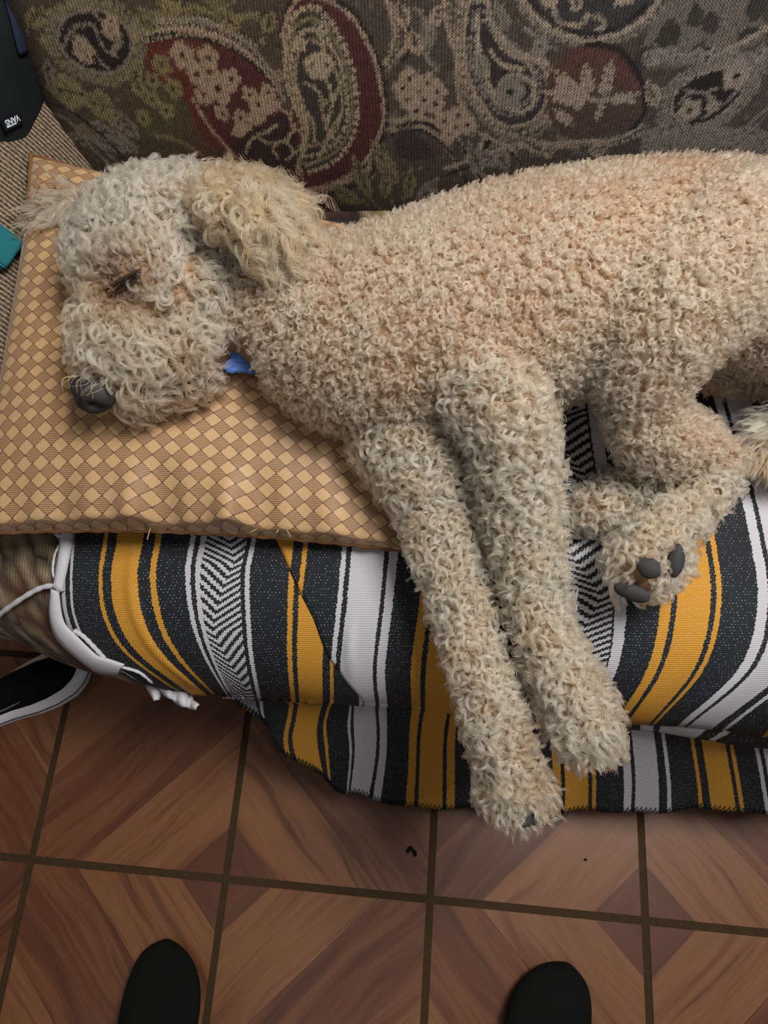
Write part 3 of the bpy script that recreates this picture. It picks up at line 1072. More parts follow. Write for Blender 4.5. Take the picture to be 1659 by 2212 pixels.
# rucked cloth caught between seat and fall at the right
Kc = [
    [(1360, 1538), (1352, 1552), (1360, 1570)],
    [(1430, 1530), (1430, 1556), (1440, 1578)],
    [(1500, 1536), (1502, 1566), (1500, 1588)],
    [(1560, 1548), (1590, 1566), (1560, 1598)],
    [(1659, 1556), (1665, 1580), (1640, 1610)],
    [(1760, 1560), (1770, 1590), (1760, 1618)]]


def ruck(px, py):
    p = drop_pt(px, py)
    d = R_ * ((px - W_PX / 2) / F_PX)[:, None] - U_ * ((py - H_PX / 2) / F_PX)[:, None] + F_
    return p - d * .05


P, UV = patch(Kc, [.855, .89, .918, .945, .975, 1.0], ruck, 90, 20, None, .2)
gr = np.linspace(0, 1, 20)[:, None]
P[..., 2] -= .022 * (2 * gr - 1) ** 2
add_patch(P, UV)
cloth = mesh_obj('cloth', np.vstack(Bv), Bf, m_blanket, blanket, True, np.vstack(Buv))
sm = cloth.modifiers.new('thickness', 'SOLIDIFY')
sm.thickness = .0022
sm.offset = -1

# overlocked hem: a zigzag of black thread
zz = []
L = np.concatenate([[0], np.cumsum(np.linalg.norm(np.diff(HEM, axis=0), axis=1))])
for k, s in enumerate(np.arange(0, L[-1], .0032)):
    p = np.array([np.interp(s, L, HEM[:, c]) for c in range(3)])
    zz.append(p + np.array([0, .007 if k % 2 else -.001, .014 if k % 2 else 0]) + np.array([0, -.0015, .0012]))
v, f = tube(np.array(zz), .0008, 5)
mesh_obj('hem_stitching', v, f, m_black_yarn, blanket)
v, f = tube(HEM + np.array([0, -.0005, 0]) + rng.normal(0, .0005, HEM.shape), .0018, 6)
mesh_obj('hem_edge', v, f, m_black_yarn, blanket)


def ribbon(cl, cr, place, nv, mat, name, th=.002):
    a, b = catmull(np.array(cl, float), nv), catmull(np.array(cr, float), nv)
    V = []
    for i in range(nv):
        for t in np.linspace(0, 1, 5):
            q = a[i] * (1 - t) + b[i] * t
            V.append(place(q[0], q[1]) + np.array([0, 0, .004 * math.sin(t * math.pi)]))
    o = mesh_obj(name, np.array(V), grid_faces(nv, 5), mat, blanket)
    s_ = o.modifiers.new('thickness', 'SOLIDIFY')
    s_.thickness = th
    s_.offset = -1
    return o


top = lambda dz: (lambda x, y: on_seat(x, y, .004) + np.array([0, 0, dz]))
ribbon([(140, 1150), (132, 1210), (122, 1272)], [(166, 1150), (155, 1210), (140, 1280)], top(.006), 16, m_white_yarn, 'selvage_strip')
ribbon([(120, 1275), (116, 1330), (130, 1378), (172, 1420), (214, 1450), (240, 1456), (262, 1457)],
       [(134, 1282), (146, 1345), (176, 1378), (216, 1416), (240, 1424), (258, 1430), (276, 1436)], top(.008), 40, m_white_yarn, 'selvage_strip')
rag = [(258, 1434), (300, 1446), (340, 1452), (372, 1476), (405, 1500), (430, 1524)]
rag2 = [(250, 1458), (285, 1462), (318, 1484), (330, 1478), (360, 1504), (396, 1526), (425, 1532)]
low = lambda x, y: np.array([at(p_, q_, .322 + .006 * math.sin(p_ * .21)) for p_, q_ in zip(np.atleast_1d(x), np.atleast_1d(y))]).squeeze()
ribbon(rag2, rag, low, 60, m_white_yarn, 'selvage_strip')
low = lambda x, y: np.array([at(a_, b_, .318 + .006 * math.sin(a_ * .21)) for a_, b_ in zip(np.atleast_1d(x), np.atleast_1d(y))]).squeeze()
ribbon([(300, 1452), (316, 1482), (332, 1508), (336, 1514)], [(322, 1456), (338, 1478), (346, 1500), (342, 1512)], low, 14, m_white_yarn, 'selvage_strip')
ribbon([(330, 1470), (362, 1500), (395, 1524), (415, 1522)], [(345, 1462), (380, 1480), (410, 1495), (418, 1512)], low, 16, m_white_yarn, 'selvage_strip')
for pp, r in [([(130, 1265), (95, 1268), (60, 1285), (20, 1312), (-10, 1335)], .0034),
              ([(128, 1178), (118, 1200), (114, 1235), (122, 1258)], .0015),
              ([(160, 1362), (180, 1375), (205, 1400), (228, 1425)], .0028),
              ([(228, 1424), (262, 1440), (300, 1452), (330, 1475)], .0022),
              ([(120, 1262), (128, 1270), (136, 1268)], .0050),
              ([(122, 1152), (130, 1158), (140, 1162)], .0030),
              ([(222, 1452), (200, 1446)], .0018)]:
    c = catmull(np.array(pp, float), 26)
    P = np.array([on_seat(x, y, .010) for x, y in c])
    v, f = tube(P, r * (1 + .12 * np.sin(np.arange(26) * 1.7)), 8)
    mesh_obj('fringe_cord', v, f, m_white_yarn, blanket)

# ================================================================== DOG BODY
# (photo x, photo y, height, outline radius in photo pixels); consecutive rows of a chain are blended
CH = {
    'trunk': [(520, 620, .60, 122), (650, 682, .59, 182), (800, 726, .585, 238), (950, 702, .585, 262), (1100, 652, .585, 266), (1250, 610, .585, 254),
              (1400, 570, .585, 232), (1550, 566, .585, 228), (1700, 606, .575, 228), (1800, 660, .57, 190)],
    'fore_upper': [(1000, 770, .615, 165), (1095, 910, .60, 122), (1122, 1080, .555, 104), (1146, 1230, .525, 88), (1176, 1370, .51, 82), (1228, 1480, .495, 88), (1258, 1552, .482, 94), (1276, 1592, .475, 74)],
    'fore_lower': [(880, 930, .545, 150), (935, 1080, .525, 104), (962, 1190, .512, 92), (1000, 1330, .505, 82), (1030, 1440, .50, 80), (1068, 1555, .485, 84), (1096, 1645, .468, 86), (1116, 1715, .455, 80), (1124, 1752, .45, 58)],
    'toe_a': [(1060, 1700, .452, 50), (1074, 1752, .448, 42)],
    'toe_b': [(1140, 1712, .452, 50), (1162, 1738, .446, 38)],
    'toe_c': [(1150, 1680, .452, 44), (1180, 1706, .448, 36)],
    'toe_d': [(1300, 1570, .475, 50), (1322, 1608, .470, 40)],
    'toe_e': [(1235, 1590, .470, 50), (1240, 1630, .466, 40)],
    'thigh': [(1570, 540, .625, 185), (1450, 660, .625, 172), (1392, 770, .605, 135), (1388, 870, .575, 102), (1420, 940, .55, 104), (1500, 965, .535, 82), (1572, 992, .525, 58)],
    'hind_upper': [(1572, 992, .525, 58), (1540, 1050, .52, 66), (1475, 1110, .52, 74), (1420, 1165, .53, 82), (1382, 1226, .525, 92), (1440, 1212, .515, 68)],
    'hind_lower': [(1440, 1020, .49, 82), (1345, 1078, .487, 78), (1285, 1104, .485, 70)],
    'belly': [(1480, 740, .52, 90), (1560, 760, .51, 90), (1660, 760, .51, 100)],
    'skull': [(490, 530, .62, 122), (415, 490, .635, 140), (310, 515, .635, 146), (262, 570, .63, 132), (330, 600, .635, 146)],
    'muzzle': [(265, 690, .625, 122), (290, 760, .61, 142), (290, 810, .60, 112), (235, 828, .598, 64)],
    'cheek': [(420, 650, .61, 140), (470, 700, .595, 104), (400, 760, .60, 116), (370, 820, .590, 84)],
    'jowl': [(500, 640, .60, 110), (530, 700, .585, 84)],
    'ear': [(430, 430, .672, 80), (500, 445, .690, 104), (572, 490, .686, 112), (622, 552, .664, 86)],
    'ear_top': [(440, 405, .655, 70), (550, 402, .665, 58), (612, 425, .655, 48)],
    'far_ear': [(175, 470, .59, 66), (110, 490, .560, 44), (100, 545, .552, 30)],
}
FUR_IN = {'trunk': .011, 'fore_upper': .017, 'fore_lower': .017, 'thigh': .014, 'hind_upper': .017, 'hind_lower': .016, 'belly': .014,
          'skull': .017, 'muzzle': .020, 'cheek': .018, 'jowl': .014, 'toe_a': .014, 'toe_b': .014, 'toe_c': .013, 'toe_d': .014, 'toe_e': .014, 'ear': .017, 'ear_top': .015, 'far_ear': .012}
FLAT = {'trunk': .88, 'ear': .6, 'ear_top': .6}
prim_c, prim_r, prim_reg, prim_dir, prim_flat = [], [], [], [], []
regs = list(CH)
for rname, ch in CH.items():
    pts, rr = [], []
    for (x, y, z, r) in ch:
        P = at(x, y, z)
        pts.append(P)
        rr.append(r * depth(P) / F_PX - FUR_IN[rname])
    n = (len(pts) - 1) * 8 + 1
    pd = catmull(np.array(pts), n)
    rd_ = catmull(np.array(rr)[:, None], n)[:, 0]
    T = np.gradient(pd, axis=0)
    T /= np.linalg.norm(T, axis=1)[:, None]
    for k in range(n):
        prim_c.append(pd[k])
        prim_r.append(max(rd_[k], .006))
        prim_reg.append(regs.index(rname))
        prim_dir.append(T[k])
        prim_flat.append(FLAT.get(rname, 1.0))
prim_c, prim_r, prim_reg = np.array(prim_c), np.array(prim_r), np.array(prim_reg)
prim_dir, prim_flat = np.array(prim_dir), np.array(prim_flat)
bm = bmesh.new()
for c, r, fz in zip(prim_c, prim_r, prim_flat):
    bmesh.ops.create_icosphere(bm, subdivisions=3, radius=1.0, matrix=Matrix.Translation(Vector(c)) @ Matrix.Diagonal((r, r, r * fz, 1)))
tmp = bpy.data.meshes.new('body')
bm.to_mesh(tmp)
bm.free()
tob = bpy.data.objects.new('body', tmp)
COL.objects.link(tob)
rm = tob.modifiers.new('r', 'REMESH')
rm.mode = 'VOXEL'
rm.voxel_size = 0.0055
s1 = tob.modifiers.new('s', 'SMOOTH')
s1.factor = 0.5
s1.iterations = 8
dg_ = bpy.context.evaluated_depsgraph_get()
ev = tob.evaluated_get(dg_)
body_me = bpy.data.meshes.new_from_object(ev, depsgraph=dg_)
bpy.data.objects.remove(tob, do_unlink=True)
bpy.data.meshes.remove(tmp)
nv_ = len(body_me.vertices)
BVt = np.zeros(nv_ * 3)
body_me.vertices.foreach_get('co', BVt)
BVt = BVt.reshape(-1, 3)
# nothing of the body may sink below what it lies on
sz = seat_z(BVt[:, 0], np.maximum(BVt[:, 1], front_y(BVt[:, 0]) + .002)) + .012
lowm = (BVt[:, 2] < sz) & (BVt[:, 1] > front_y(BVt[:, 0]) - .004)
BVt[lowm, 2] = sz[lowm]
body_me.vertices.foreach_set('co', BVt.ravel())
body_me.update()
body_tree = BVHTree.FromPolygons([Vector(v) for v in BVt], [tuple(p.vertices) for p in body_me.polygons])



def hit(px, py, tree=None):
    """where a photo point meets the dog's body"""
    h = (tree or body_tree).ray_cast(Vector(CAM), Vector(ray(px, py)).normalized())
    if h[0] is None:
        return None, None
    n = np.array(h[1])
    if n @ (CAM - np.array(h[0])) < 0:
        n = -n
    return np.array(h[0]), n


# ================================================================== PILLOW
kp = NT('gold_diamond_satin', 0.52, 0.35)
uvp = kp.n('ShaderNodeUVMap')
uvp.uv_map = 'UVMap'
pu, pv, _ = kp.xyz(uvp.outputs[0])
DU, DV = .0206, .0164
a_ = kp.math('ADD', kp.math('DIVIDE', pu, DU), kp.math('DIVIDE', pv, DV))
b_ = kp.math('SUBTRACT', kp.math('DIVIDE', pu, DU), kp.math('DIVIDE', pv, DV))
wob = kp.math('MULTIPLY', kp.math('SUBTRACT', kp.noise(kp.comb(pu, pv), 900, 1), .5), .10)
a_, b_ = kp.math('ADD', a_, wob), kp.math('ADD', b_, wob)
par = kp.math('PINGPONG', kp.math('FLOOR', a_), 1.0)
parb = kp.math('PINGPONG', kp.math('FLOOR', b_), 1.0)
chk = kp.math('ABSOLUTE', kp.math('SUBTRACT', par, parb))
ea = kp.math('ABSOLUTE', kp.math('SUBTRACT', kp.math('FRACT', a_), .5))
eb = kp.math('ABSOLUTE', kp.math('SUBTRACT', kp.math('FRACT', b_), .5))
edge = kp.math('GREATER_THAN', kp.math('MAXIMUM', ea, eb), .470)
knot = kp.math('GREATER_THAN', kp.math('MINIMUM', ea, eb), .43)
hatch = kp.math('SINE', kp.math('MULTIPLY', pv, 2 * math.pi / .00172))
hat = kp.math('MULTIPLY_ADD', hatch, .5, .5, True)
slub = kp.noise(kp.comb(kp.math('MULTIPLY', pu, 1.0), kp.math('MULTIPLY', pv, 3.0)), 520, 2)
gold = kp.mix(slub, lin(140, 106, 72), lin(204, 168, 122))
brown = kp.mix(hat, lin(92, 62, 44), lin(178, 140, 100))
pc = kp.mix(chk, gold, brown)
pc = kp.mix(kp.math('MULTIPLY', edge, .85), pc, lin(84, 46, 34))
pc = kp.mix(kp.math('MULTIPLY', knot, .7), pc, lin(66, 56, 58))
kp.bump(kp.math('ADD', kp.math('MULTIPLY', hat, chk), kp.math('MULTIPLY', kp.math('SUBTRACT', 1.0, edge), 1.2)), .25, .0008)
kp.b.inputs['Sheen Weight'].default_value = .12
m_pillow = kp.color(pc)

pil = empty('throw_pillow', tuple(at(450, 800, .46)))
tag(pil, 'gold and brown diamond patterned pillow under the dog\'s head', 'pillow')
cTL, cBL, cBR, cTR = at(68, 335, .600), at(-70, 1156, .505), at(882, 1192, .470), np.array([-.035, .66, .468])
N = 150
gu, gv_ = np.meshgrid(np.linspace(-1, 1, N), np.linspace(-1, 1, N))      # v: +1 = far edge


def pil_base(u, v):
    # concave sides between the four ears of the pillow
    uu = u * (1 - .050 * (1 - v * v))
    vv = v * (1 - .055 * (1 - u * u))
    s, t = (uu + 1) / 2, (vv + 1) / 2
    return ((1 - s) * (1 - t))[..., None] * cBL + (s * (1 - t))[..., None] * cBR + ((1 - s) * t)[..., None] * cTL + (s * t)[..., None] * cTR


Bp = pil_base(gu, gv_)
fat = (np.clip(1 - gu ** 2, 0, 1) * np.clip(1 - gv_ ** 2, 0, 1)) ** .42
topP, botP = Bp.copy(), Bp.copy()
topP[..., 2] += .074 * fat
# gathers along the near seam
wr = np.clip(1 - (gv_ + 1) / .34, 0, 1) * np.clip((gv_ + 1) / .05, 0, 1)
topP[..., 2] += .020 * wr * (np.sin(gu * 13 + 2.2 * gv_ + .8) * np.exp(-((gu - .1) / .5) ** 2) + .5 * np.sin(gu * 29 + 1)) * np.exp(-((gu - .05) / .75) ** 2)
topP[..., 1] -= .016 * np.clip(1 - (gv_ + 1) / .5, 0, 1) * np.clip((gv_ + 1) / .08, 0, 1)
topP[..., 2] += .003 * np.sin(gu * 5 + gv_ * 4)* fat
botP[..., 2] -= .05 * fat
botP[..., 2] = np.maximum(botP[..., 2], SEAT_Z + .008)
Bp2 = np.minimum(botP[..., 2], topP[..., 2])
# pressed in by head and chest
for i in range(N):
    for j in range(N):
        p = topP[i, j]
        hb0 = body_tree.ray_cast(Vector((p[0], p[1], .30)), Vector((0, 0, 1)))
        if hb0[0] is not None and hb0[0].z < p[2] + .005:
            topP[i, j, 2] = max(hb0[0].z - .005, botP[i, j, 2] + .003, SEAT_Z + .012)
for _ in range(5):
    q = topP[..., 2].copy()
    q[1:-1, 1:-1] = (topP[:-2, 1:-1, 2] + topP[2:, 1:-1, 2] + topP[1:-1, :-2, 2] + topP[1:-1, 2:, 2]) / 4
    topP[..., 2] = q
SX, SY = .245, .235
uvt = np.stack([gu * SX, gv_ * SY], -1).reshape(-1, 2)
V = np.vstack([topP.reshape(-1, 3), botP.reshape(-1, 3)])
fc = grid_faces(N, N) + [tuple(q[::-1]) for q in grid_faces(N, N, N * N)]
bd = [j for j in range(N)] + [i * N + N - 1 for i in range(1, N)] + [(N - 1) * N + j for j in range(N - 2, -1, -1)] + [i * N for i in range(N - 2, 0, -1)]
for k in range(len(bd)):
    a, b = bd[k], bd[(k + 1) % len(bd)]
    fc.append((b, a, N * N + a, N * N + b))
mesh_obj('cover', V, fc, m_pillow, pil, True, np.vstack([uvt, uvt]))
seamP = np.array([topP.reshape(-1, 3)[k] for k in bd + bd[:1]])
seamP[:, 2] += .001
kps = cloth_mat('pillow_seam', lin(128, 90, 60), lin(84, 54, 36), 900)
v, f = tube(seamP, .0026 * (1 + .25 * np.sin(np.arange(len(seamP)) * .9)), 8, False)
mesh_obj('seam', v, f, kps, pil)
m_thread = cloth_mat('loose_thread', lin(196, 166, 118), lin(150, 116, 78), 500)
for pp in ([(447, 1086), (452, 1100), (446, 1116), (452, 1126)], [(593, 1118), (597, 1132), (604, 1140), (596, 1152)], [(606, 1126), (618, 1142), (628, 1160)],
           [(540, 1150), (566, 1138), (586, 1133)], [(330, 1128), (322, 1150), (318, 1166)], [(322, 1100), (326, 1112)]):
    c = catmull(np.array(pp, float), 14)
    v, f = tube(np.array([at(x, y, .505) for x, y in c]), .0006, 5)
    mesh_obj('loose_thread', v, f, m_thread, pil)

# ================================================================== DOG
dog = empty('dog', tuple(at(1050, 700, .46)))
tag(dog, 'curly cream coated dog asleep on its side with its head on the gold pillow', 'dog')
ks = NT('dog_skin', 0.8, 0.1)
sk = ks.noise(ks.coord(), 90, 3)
m_skin = ks.color(ks.mix(sk, lin(120, 92, 68), lin(150, 120, 92)))
off = np.array(dog.location)
body_me.name = 'body'
body_me.vertices.foreach_set('co', (BVt - off).ravel())
body_me.materials.clear()
body_me.materials.append(m_skin)
body_me.polygons.foreach_set('use_smooth', [True] * len(body_me.polygons))
body_me.update()
body = bpy.data.objects.new('body', body_me)
link(body, dog)

m_fur = bpy.data.materials.new('curly_fur')
m_fur.use_nodes = True
ft = m_fur.node_tree
ft.nodes.remove(ft.nodes['Principled BSDF'])
hb = ft.nodes.new('ShaderNodeBsdfHairPrincipled')
hb.model = 'CHIANG'
hb.parametrization = 'COLOR'
fat_ = ft.nodes.new('ShaderNodeAttribute')
fat_.attribute_name = 'fur_color'
ft.links.new(fat_.outputs['Color'], hb.inputs['Color'])
hb.inputs['Roughness'].default_value = .42
hb.inputs['Radial Roughness'].default_value = .55
hb.inputs['Coat'].default_value = 0.0
ft.links.new(hb.outputs[0], ft.nodes['Material Output'].inputs['Surface'])

# ---- scatter lock roots over the visible coat
tri = []
body_me.calc_loop_triangles()
T3 = np.zeros(len(body_me.loop_triangles) * 3, np.int32)
body_me.loop_triangles.foreach_get('vertices', T3)
T3 = T3.reshape(-1, 3)
A, B_, C_ = BVt[T3[:, 0]], BVt[T3[:, 1]], BVt[T3[:, 2]]
cr = np.cross(B_ - A, C_ - A)
ar = np.linalg.norm(cr, axis=1) / 2
nrm = cr / (2 * ar[:, None] + 1e-12)
VN = np.zeros_like(BVt)
for k in range(3):
    np.add.at(VN, T3[:, k], cr)
VN /= np.linalg.norm(VN, axis=1)[:, None] + 1e-12
ctr = (A + B_ + C_) / 3
vis = (nrm @ np.array([0, -.25, .97]) > -.55) & (ctr[:, 0] < .66)


def nearest_prims(P, k=6):
    """signed closeness to the anatomy: region, flow direction"""
    reg = np.zeros(len(P), int)
    fl_ = np.zeros((len(P), 3))
    for s in range(0, len(P), 4000):
        q = P[s:s + 4000]
        D = np.linalg.norm(q[:, None] - prim_c[None], axis=2) - prim_r[None]
        i = np.argmin(D, axis=1)
        reg[s:s + 4000] = prim_reg[i]
        idx = np.argpartition(D, k, axis=1)[:, :k]
        w = np.exp(-(np.take_along_axis(D, idx, 1) - D.min(1)[:, None]) / .012)
        fl_[s:s + 4000] = (prim_dir[idx] * w[..., None]).sum(1)
    return reg, fl_


DENS = 74000
cum = np.cumsum(ar * vis)
NL = int(cum[-1] * DENS)
pick = np.searchsorted(cum, (np.arange(NL) + rng.random(NL)) / NL * cum[-1])
pick = np.clip(pick, 0, len(ar) - 1)
w1, w2 = rng.random(NL), rng.random(NL)
flip = w1 + w2 > 1
w1[flip], w2[flip] = 1 - w1[flip], 1 - w2[flip]
bw = np.stack([1 - w1 - w2, w1, w2], 1)
RP = (BVt[T3[pick]] * bw[..., None]).sum(1)
RN = (VN[T3[pick]] * bw[..., None]).sum(1)
RN /= np.linalg.norm(RN, axis=1)[:, None]
reg, flow = nearest_prims(RP)
rn = np.array(regs)[reg]


def pix(P):
    d = P - CAM
    z = d @ F_
    return np.stack([W_PX / 2 + F_PX * (d @ R_) / z, H_PX / 2 - F_PX * (d @ U_) / z], 1)


# anatomical landmarks for the coat's colouring and lie, as points of the body surface
def land(x, y, z):
    return at(x, y, z)


def near(P, c, r):
    return np.exp(-((np.linalg.norm(P - c, axis=1) / r) ** 2))


def land(x, y, z):
    h_, _n = hit(x, y)
    return at(x, y, z) if h_ is None else h_


EYE = land(270, 612, .70)
is_ear = np.isin(rn, ['ear', 'ear_top'])
is_far = rn == 'far_ear'
is_muz = np.isin(rn, ['muzzle', 'cheek', 'jowl'])
is_skull = rn == 'skull'
legw = np.clip((.44 - RP[:, 1]) / .16, 0, 1)
is_leg = np.isin(rn, ['fore_upper', 'fore_lower', 'hind_upper', 'hind_lower', 'toe_a', 'toe_b', 'toe_c', 'toe_d', 'toe_e']) & (rng.random(NL) < legw ** 1.3)
is_thigh = rn == 'thigh'
is_belly = rn == 'belly'
is_nape = False
is_trunk = ~(is_ear | is_far | is_muz | is_skull | is_leg | is_thigh | is_belly)

# keep the nose, eye slit and pads clear
NOSE = land(200, 852, .618)
keep = np.linalg.norm((RP - NOSE) * np.array([1, 1, .8]), axis=1) > .021
PADS = [(1368, 1268, .0150, .0080, -12), (1398, 1226, .0115, .0085, -30), (1446, 1208, .0078, .0140, -8), (1163, 1640, .0040, .0125, 8), (1146, 1772, .0105, .0050, 28)]
pad_at = []
for x, y, *_r in PADS:
    h_, n_ = hit(x, y)
    if h_ is None:
        h_ = at(x, y, .505 if y < 1500 else .455)
        n_ = (CAM - h_) / np.linalg.norm(CAM - h_)
    pad_at.append((h_, n_))
for (pc_, pn_), pd_ in zip(pad_at, PADS):
    if pc_ is not None:
        keep &= np.linalg.norm(RP - pc_, axis=1) > max(pd_[2], pd_[3]) * 1.02
keep &= RP[:, 2] > .40
keep &= np.linalg.norm((RP - at(523, 800, .575)) * np.array([1, 1, .5]), axis=1) > np.where(RP[:, 1] < at(523, 770, .575)[1], .034, .012)
# lie of the coat
fwd = np.zeros((NL, 3))
fwd[:] = flow
fwd[is_trunk] = np.array([.55, -.75, -.1])
fwd[is_thigh] = np.array([.1, -.95, -.2])
fwd[is_belly] = np.array([.2, -1.0, -.3])
hd = is_muz | is_skull
nose_dir = (NOSE - land(330, 450, .65))
fwd[is_skull] = np.array([-.15, .75, .2])
fwd[is_muz] = np.array([.75, -.55, -.2])
fwd[is_ear] = flow[is_ear] + np.array([.0, -.35, -.1]) * np.linalg.norm(flow[is_ear], axis=1)[:, None]
fwd[is_far] = np.array([-.55, -.75, -.2])
fwd += rng.normal(0, 1, fwd.shape) * np.where(is_ear, .14, .28)[:, None]
fwd -= RN * (fwd * RN).sum(1)[:, None]
fwd /= np.linalg.norm(fwd, axis=1)[:, None] + 1e-9

# ---- per lock: length along the lie, lift, curl radius, turns, strand radius
par = np.zeros((NL, 6))         # flowlen, lift, curl radius, turns, axis mix (0 = about the normal), strand radius


def setp(m, *v):
    par[m] = np.array(v)


setp(is_trunk, .0060, .0115, .0030, 1.45, .40, .00028)
setp(is_thigh, .0070, .0125, .0036, 1.35, .35, .00028)
setp(is_leg, .0100, .0150, .0050, 1.15, .38, .00029)
setp(is_belly, .0260, .0130, .0045, .9, .65, .00026)
setp(is_skull, .0130, .0130, .0054, .95, .38, .00026)
setp(is_muz, .0200, .0145, .0060, 1.05, .52, .00027)
setp(is_ear, .0480, .0095, .0062, 1.9, .90, .00029)
setp(is_far, .0420, .0080, .0040, 1.2, .85, .00027)
# softer, shorter nap along the spine
up = is_trunk & (RP[:, 1] > .50)
k_sp = np.clip((RP[:, 1] - .46) / .14, 0, 1)
par[is_trunk, 2] *= (1 - .55 * k_sp[is_trunk])
par[is_trunk, 1] *= (1 - .15 * k_sp[is_trunk])
eyef = near((RP - EYE) @ np.stack([R_ * .55 + U_ * .40, (U_ * .55 - R_ * .40) * 1.9, F_]).T, np.zeros(3), .020)
par[:, 0] *= 1 - .60 * eyef
par[:, 1] *= 1 - .88 * eyef
par[:, 2] *= 1 - .88 * eyef
px_ = pix(RP)
par[is_ear & (px_[:, 0] < 470), 0] *= .45
for (x, y, z) in [(1112, 1745, .455), (1180, 1712, .45), (1290, 1600, .475), (1330, 1260, .52)]:    # straighter, longer hair between the toes
    g = near(RP, land(x, y, z), .020)
    par[:, 0] += .012 * g
    par[:, 2] *= 1 - .5 * g
par[:, :4] *= rng.uniform(.7, 1.35, (NL, 4))
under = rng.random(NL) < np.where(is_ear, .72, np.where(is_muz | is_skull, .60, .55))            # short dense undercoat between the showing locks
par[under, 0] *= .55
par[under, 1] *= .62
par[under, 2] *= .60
par[:, 4] = np.clip(par[:, 4] + rng.normal(0, .22, NL), 0, 1)

# ---- coat colour (patchy apricot to cream, with some light and shade put in)
CREAM, APR, PINK, WHITE, BRN = np.array(lin(214, 180, 148)), np.array(lin(206, 152, 110)), np.array(lin(190, 146, 117)), np.array(lin(210, 184, 158)), np.array(lin(62, 36, 20))
pn = np.array([mnoise.noise(Vector(p * 22)) for p in RP])
pn2 = np.array([mnoise.noise(Vector(p * 55 + 3.3)) for p in RP])
colr = PINK + (CREAM - PINK) * np.clip(.36 + .55 * pn, 0, 1)[:, None]
colr[is_thigh] *= 1.04
lg = is_leg
colr[lg] = 1.06 * (CREAM + (APR - CREAM) * np.clip(.12 + 1.0 * pn2, 0, .7)[:, None])[lg]  # legs raised slightly to mimic stronger light on them
colr[is_ear] = (APR + (CREAM - APR) * np.clip(.30 + 1.0 * pn2, 0, 1)[:, None])[is_ear]
colr[is_skull] = (WHITE + (CREAM - WHITE) * np.clip(.25 + pn, 0, 1)[:, None])[is_skull]
colr[is_muz] = (CREAM + (APR - CREAM) * np.clip(.05 + 1.3 * pn2, 0, .8)[:, None])[is_muz]
colr[is_far] = CREAM * .9
colr[is_belly] = PINK * .9
for (x, y, z, r, amt) in [(262, 614, .70, .038, .9), (392, 765, .68, .016, .75), (350, 885, .62, .030, .75), (400, 845, .63, .022, .55), (270, 890, .61, .02, .6), (240, 630, .69, .018, .4),
                          (1120, 1590, .50, .022, .45), (1150, 1690, .48, .018, .5), (1300, 1500, .50, .015, .3), (1010, 1450, .5, .02, .25), (1400, 1190, .56, .02, .3), (1330, 1250, .54, .015, .3), (215, 800, .65, .015, .3)]:
    g = near(RP, land(x, y, z), r)[:, None] * amt
    colr = colr * (1 - g) + BRN * g
colr *= rng.uniform(.74, 1.16, (NL, 1))
colr[under] *= .86  # undercoat darkened to stand in for shade between the locks


def grow(name, idx, K, M, extra=0.0):
    n = len(idx)
    o_, n_, f_, p_, c_ = RP[idx], RN[idx], fwd[idx], par[idx], colr[idx]
    t = np.linspace(0, 1, M)
    b_ = np.cross(n_, f_)
    ax = n_ * (1 - p_[:, 4:5]) + f_ * p_[:, 4:5]
    ax /= np.linalg.norm(ax, axis=1)[:, None]
    e1 = np.cross(ax, b_ + .01)
    e1 /= np.linalg.norm(e1, axis=1)[:, None]
    e2 = np.cross(ax, e1)
    th0 = rng.uniform(0, 2 * math.pi, n)
    sg = np.where(rng.random(n) < .5, -1., 1.)
    out = np.zeros((n, K, M, 3), np.float32)
    jit = rng.normal(0, 1, (n, K, 3)) * .0008
    jit -= n_[:, None] * (jit * n_[:, None]).sum(-1, keepdims=True) * .7
    ks_ = rng.uniform(.72, 1.18, (n, K))
    kl_ = rng.uniform(.85, 1.12, (n, K))
    tw = rng.normal(0, .11, (n, K))
    ez = 1 - (1 - t) ** 1.8
    grow_r = np.minimum(1, t * 2.6)
    for k in range(K):
        th = th0[:, None] + tw[:, k:k + 1] + sg[:, None] * 2 * math.pi * p_[:, 3:4] * t[None]
        R = p_[:, 2:3] * ks_[:, k:k + 1] * (grow_r * (1 - .18 * t))[None]
        out[:, k] = (o_[:, None] - n_[:, None] * .002 + jit[:, k][:, None] * (1 - .35 * t)[None, :, None]
                     + n_[:, None] * (p_[:, 1:2] * kl_[:, k:k + 1] * ez[None])[..., None]
                     + f_[:, None] * (p_[:, 0:1] * kl_[:, k:k + 1] * (t ** 1.15)[None])[..., None]
                     + e1[:, None] * (R * np.cos(th))[..., None] + e2[:, None] * (R * np.sin(th))[..., None])
    P = out.reshape(-1, 3) - np.array(dog.location, np.float32)
    hc = bpy.data.hair_curves.new(name)
    hc.add_curves([M] * (n * K))
    hc.attributes['position'].data.foreach_set('vector', P.astype(np.float32).ravel())
    ra = hc.attributes.get('radius') or hc.attributes.new('radius', 'FLOAT', 'POINT')
    rr = (p_[:, 5][:, None, None] * np.ones((1, K, 1)) * (1 - .55 * t ** 2)[None, None]).astype(np.float32)
    ra.data.foreach_set('value', rr.ravel())
    cj = rng.uniform(.86, 1.12, (n, K, 1))
    c4 = np.ones((n, K, 4), np.float32)
    c4[..., :3] = np.clip(c_[:, None] * cj, 0, .95)
    at_ = hc.attributes.new('fur_color', 'FLOAT_COLOR', 'CURVE')
    at_.data.foreach_set('color', c4.ravel())
    hc.materials.append(m_fur)
    o = bpy.data.objects.new(name, hc)
    link(o, dog)
    tag(o, kind='stuff')
    return o


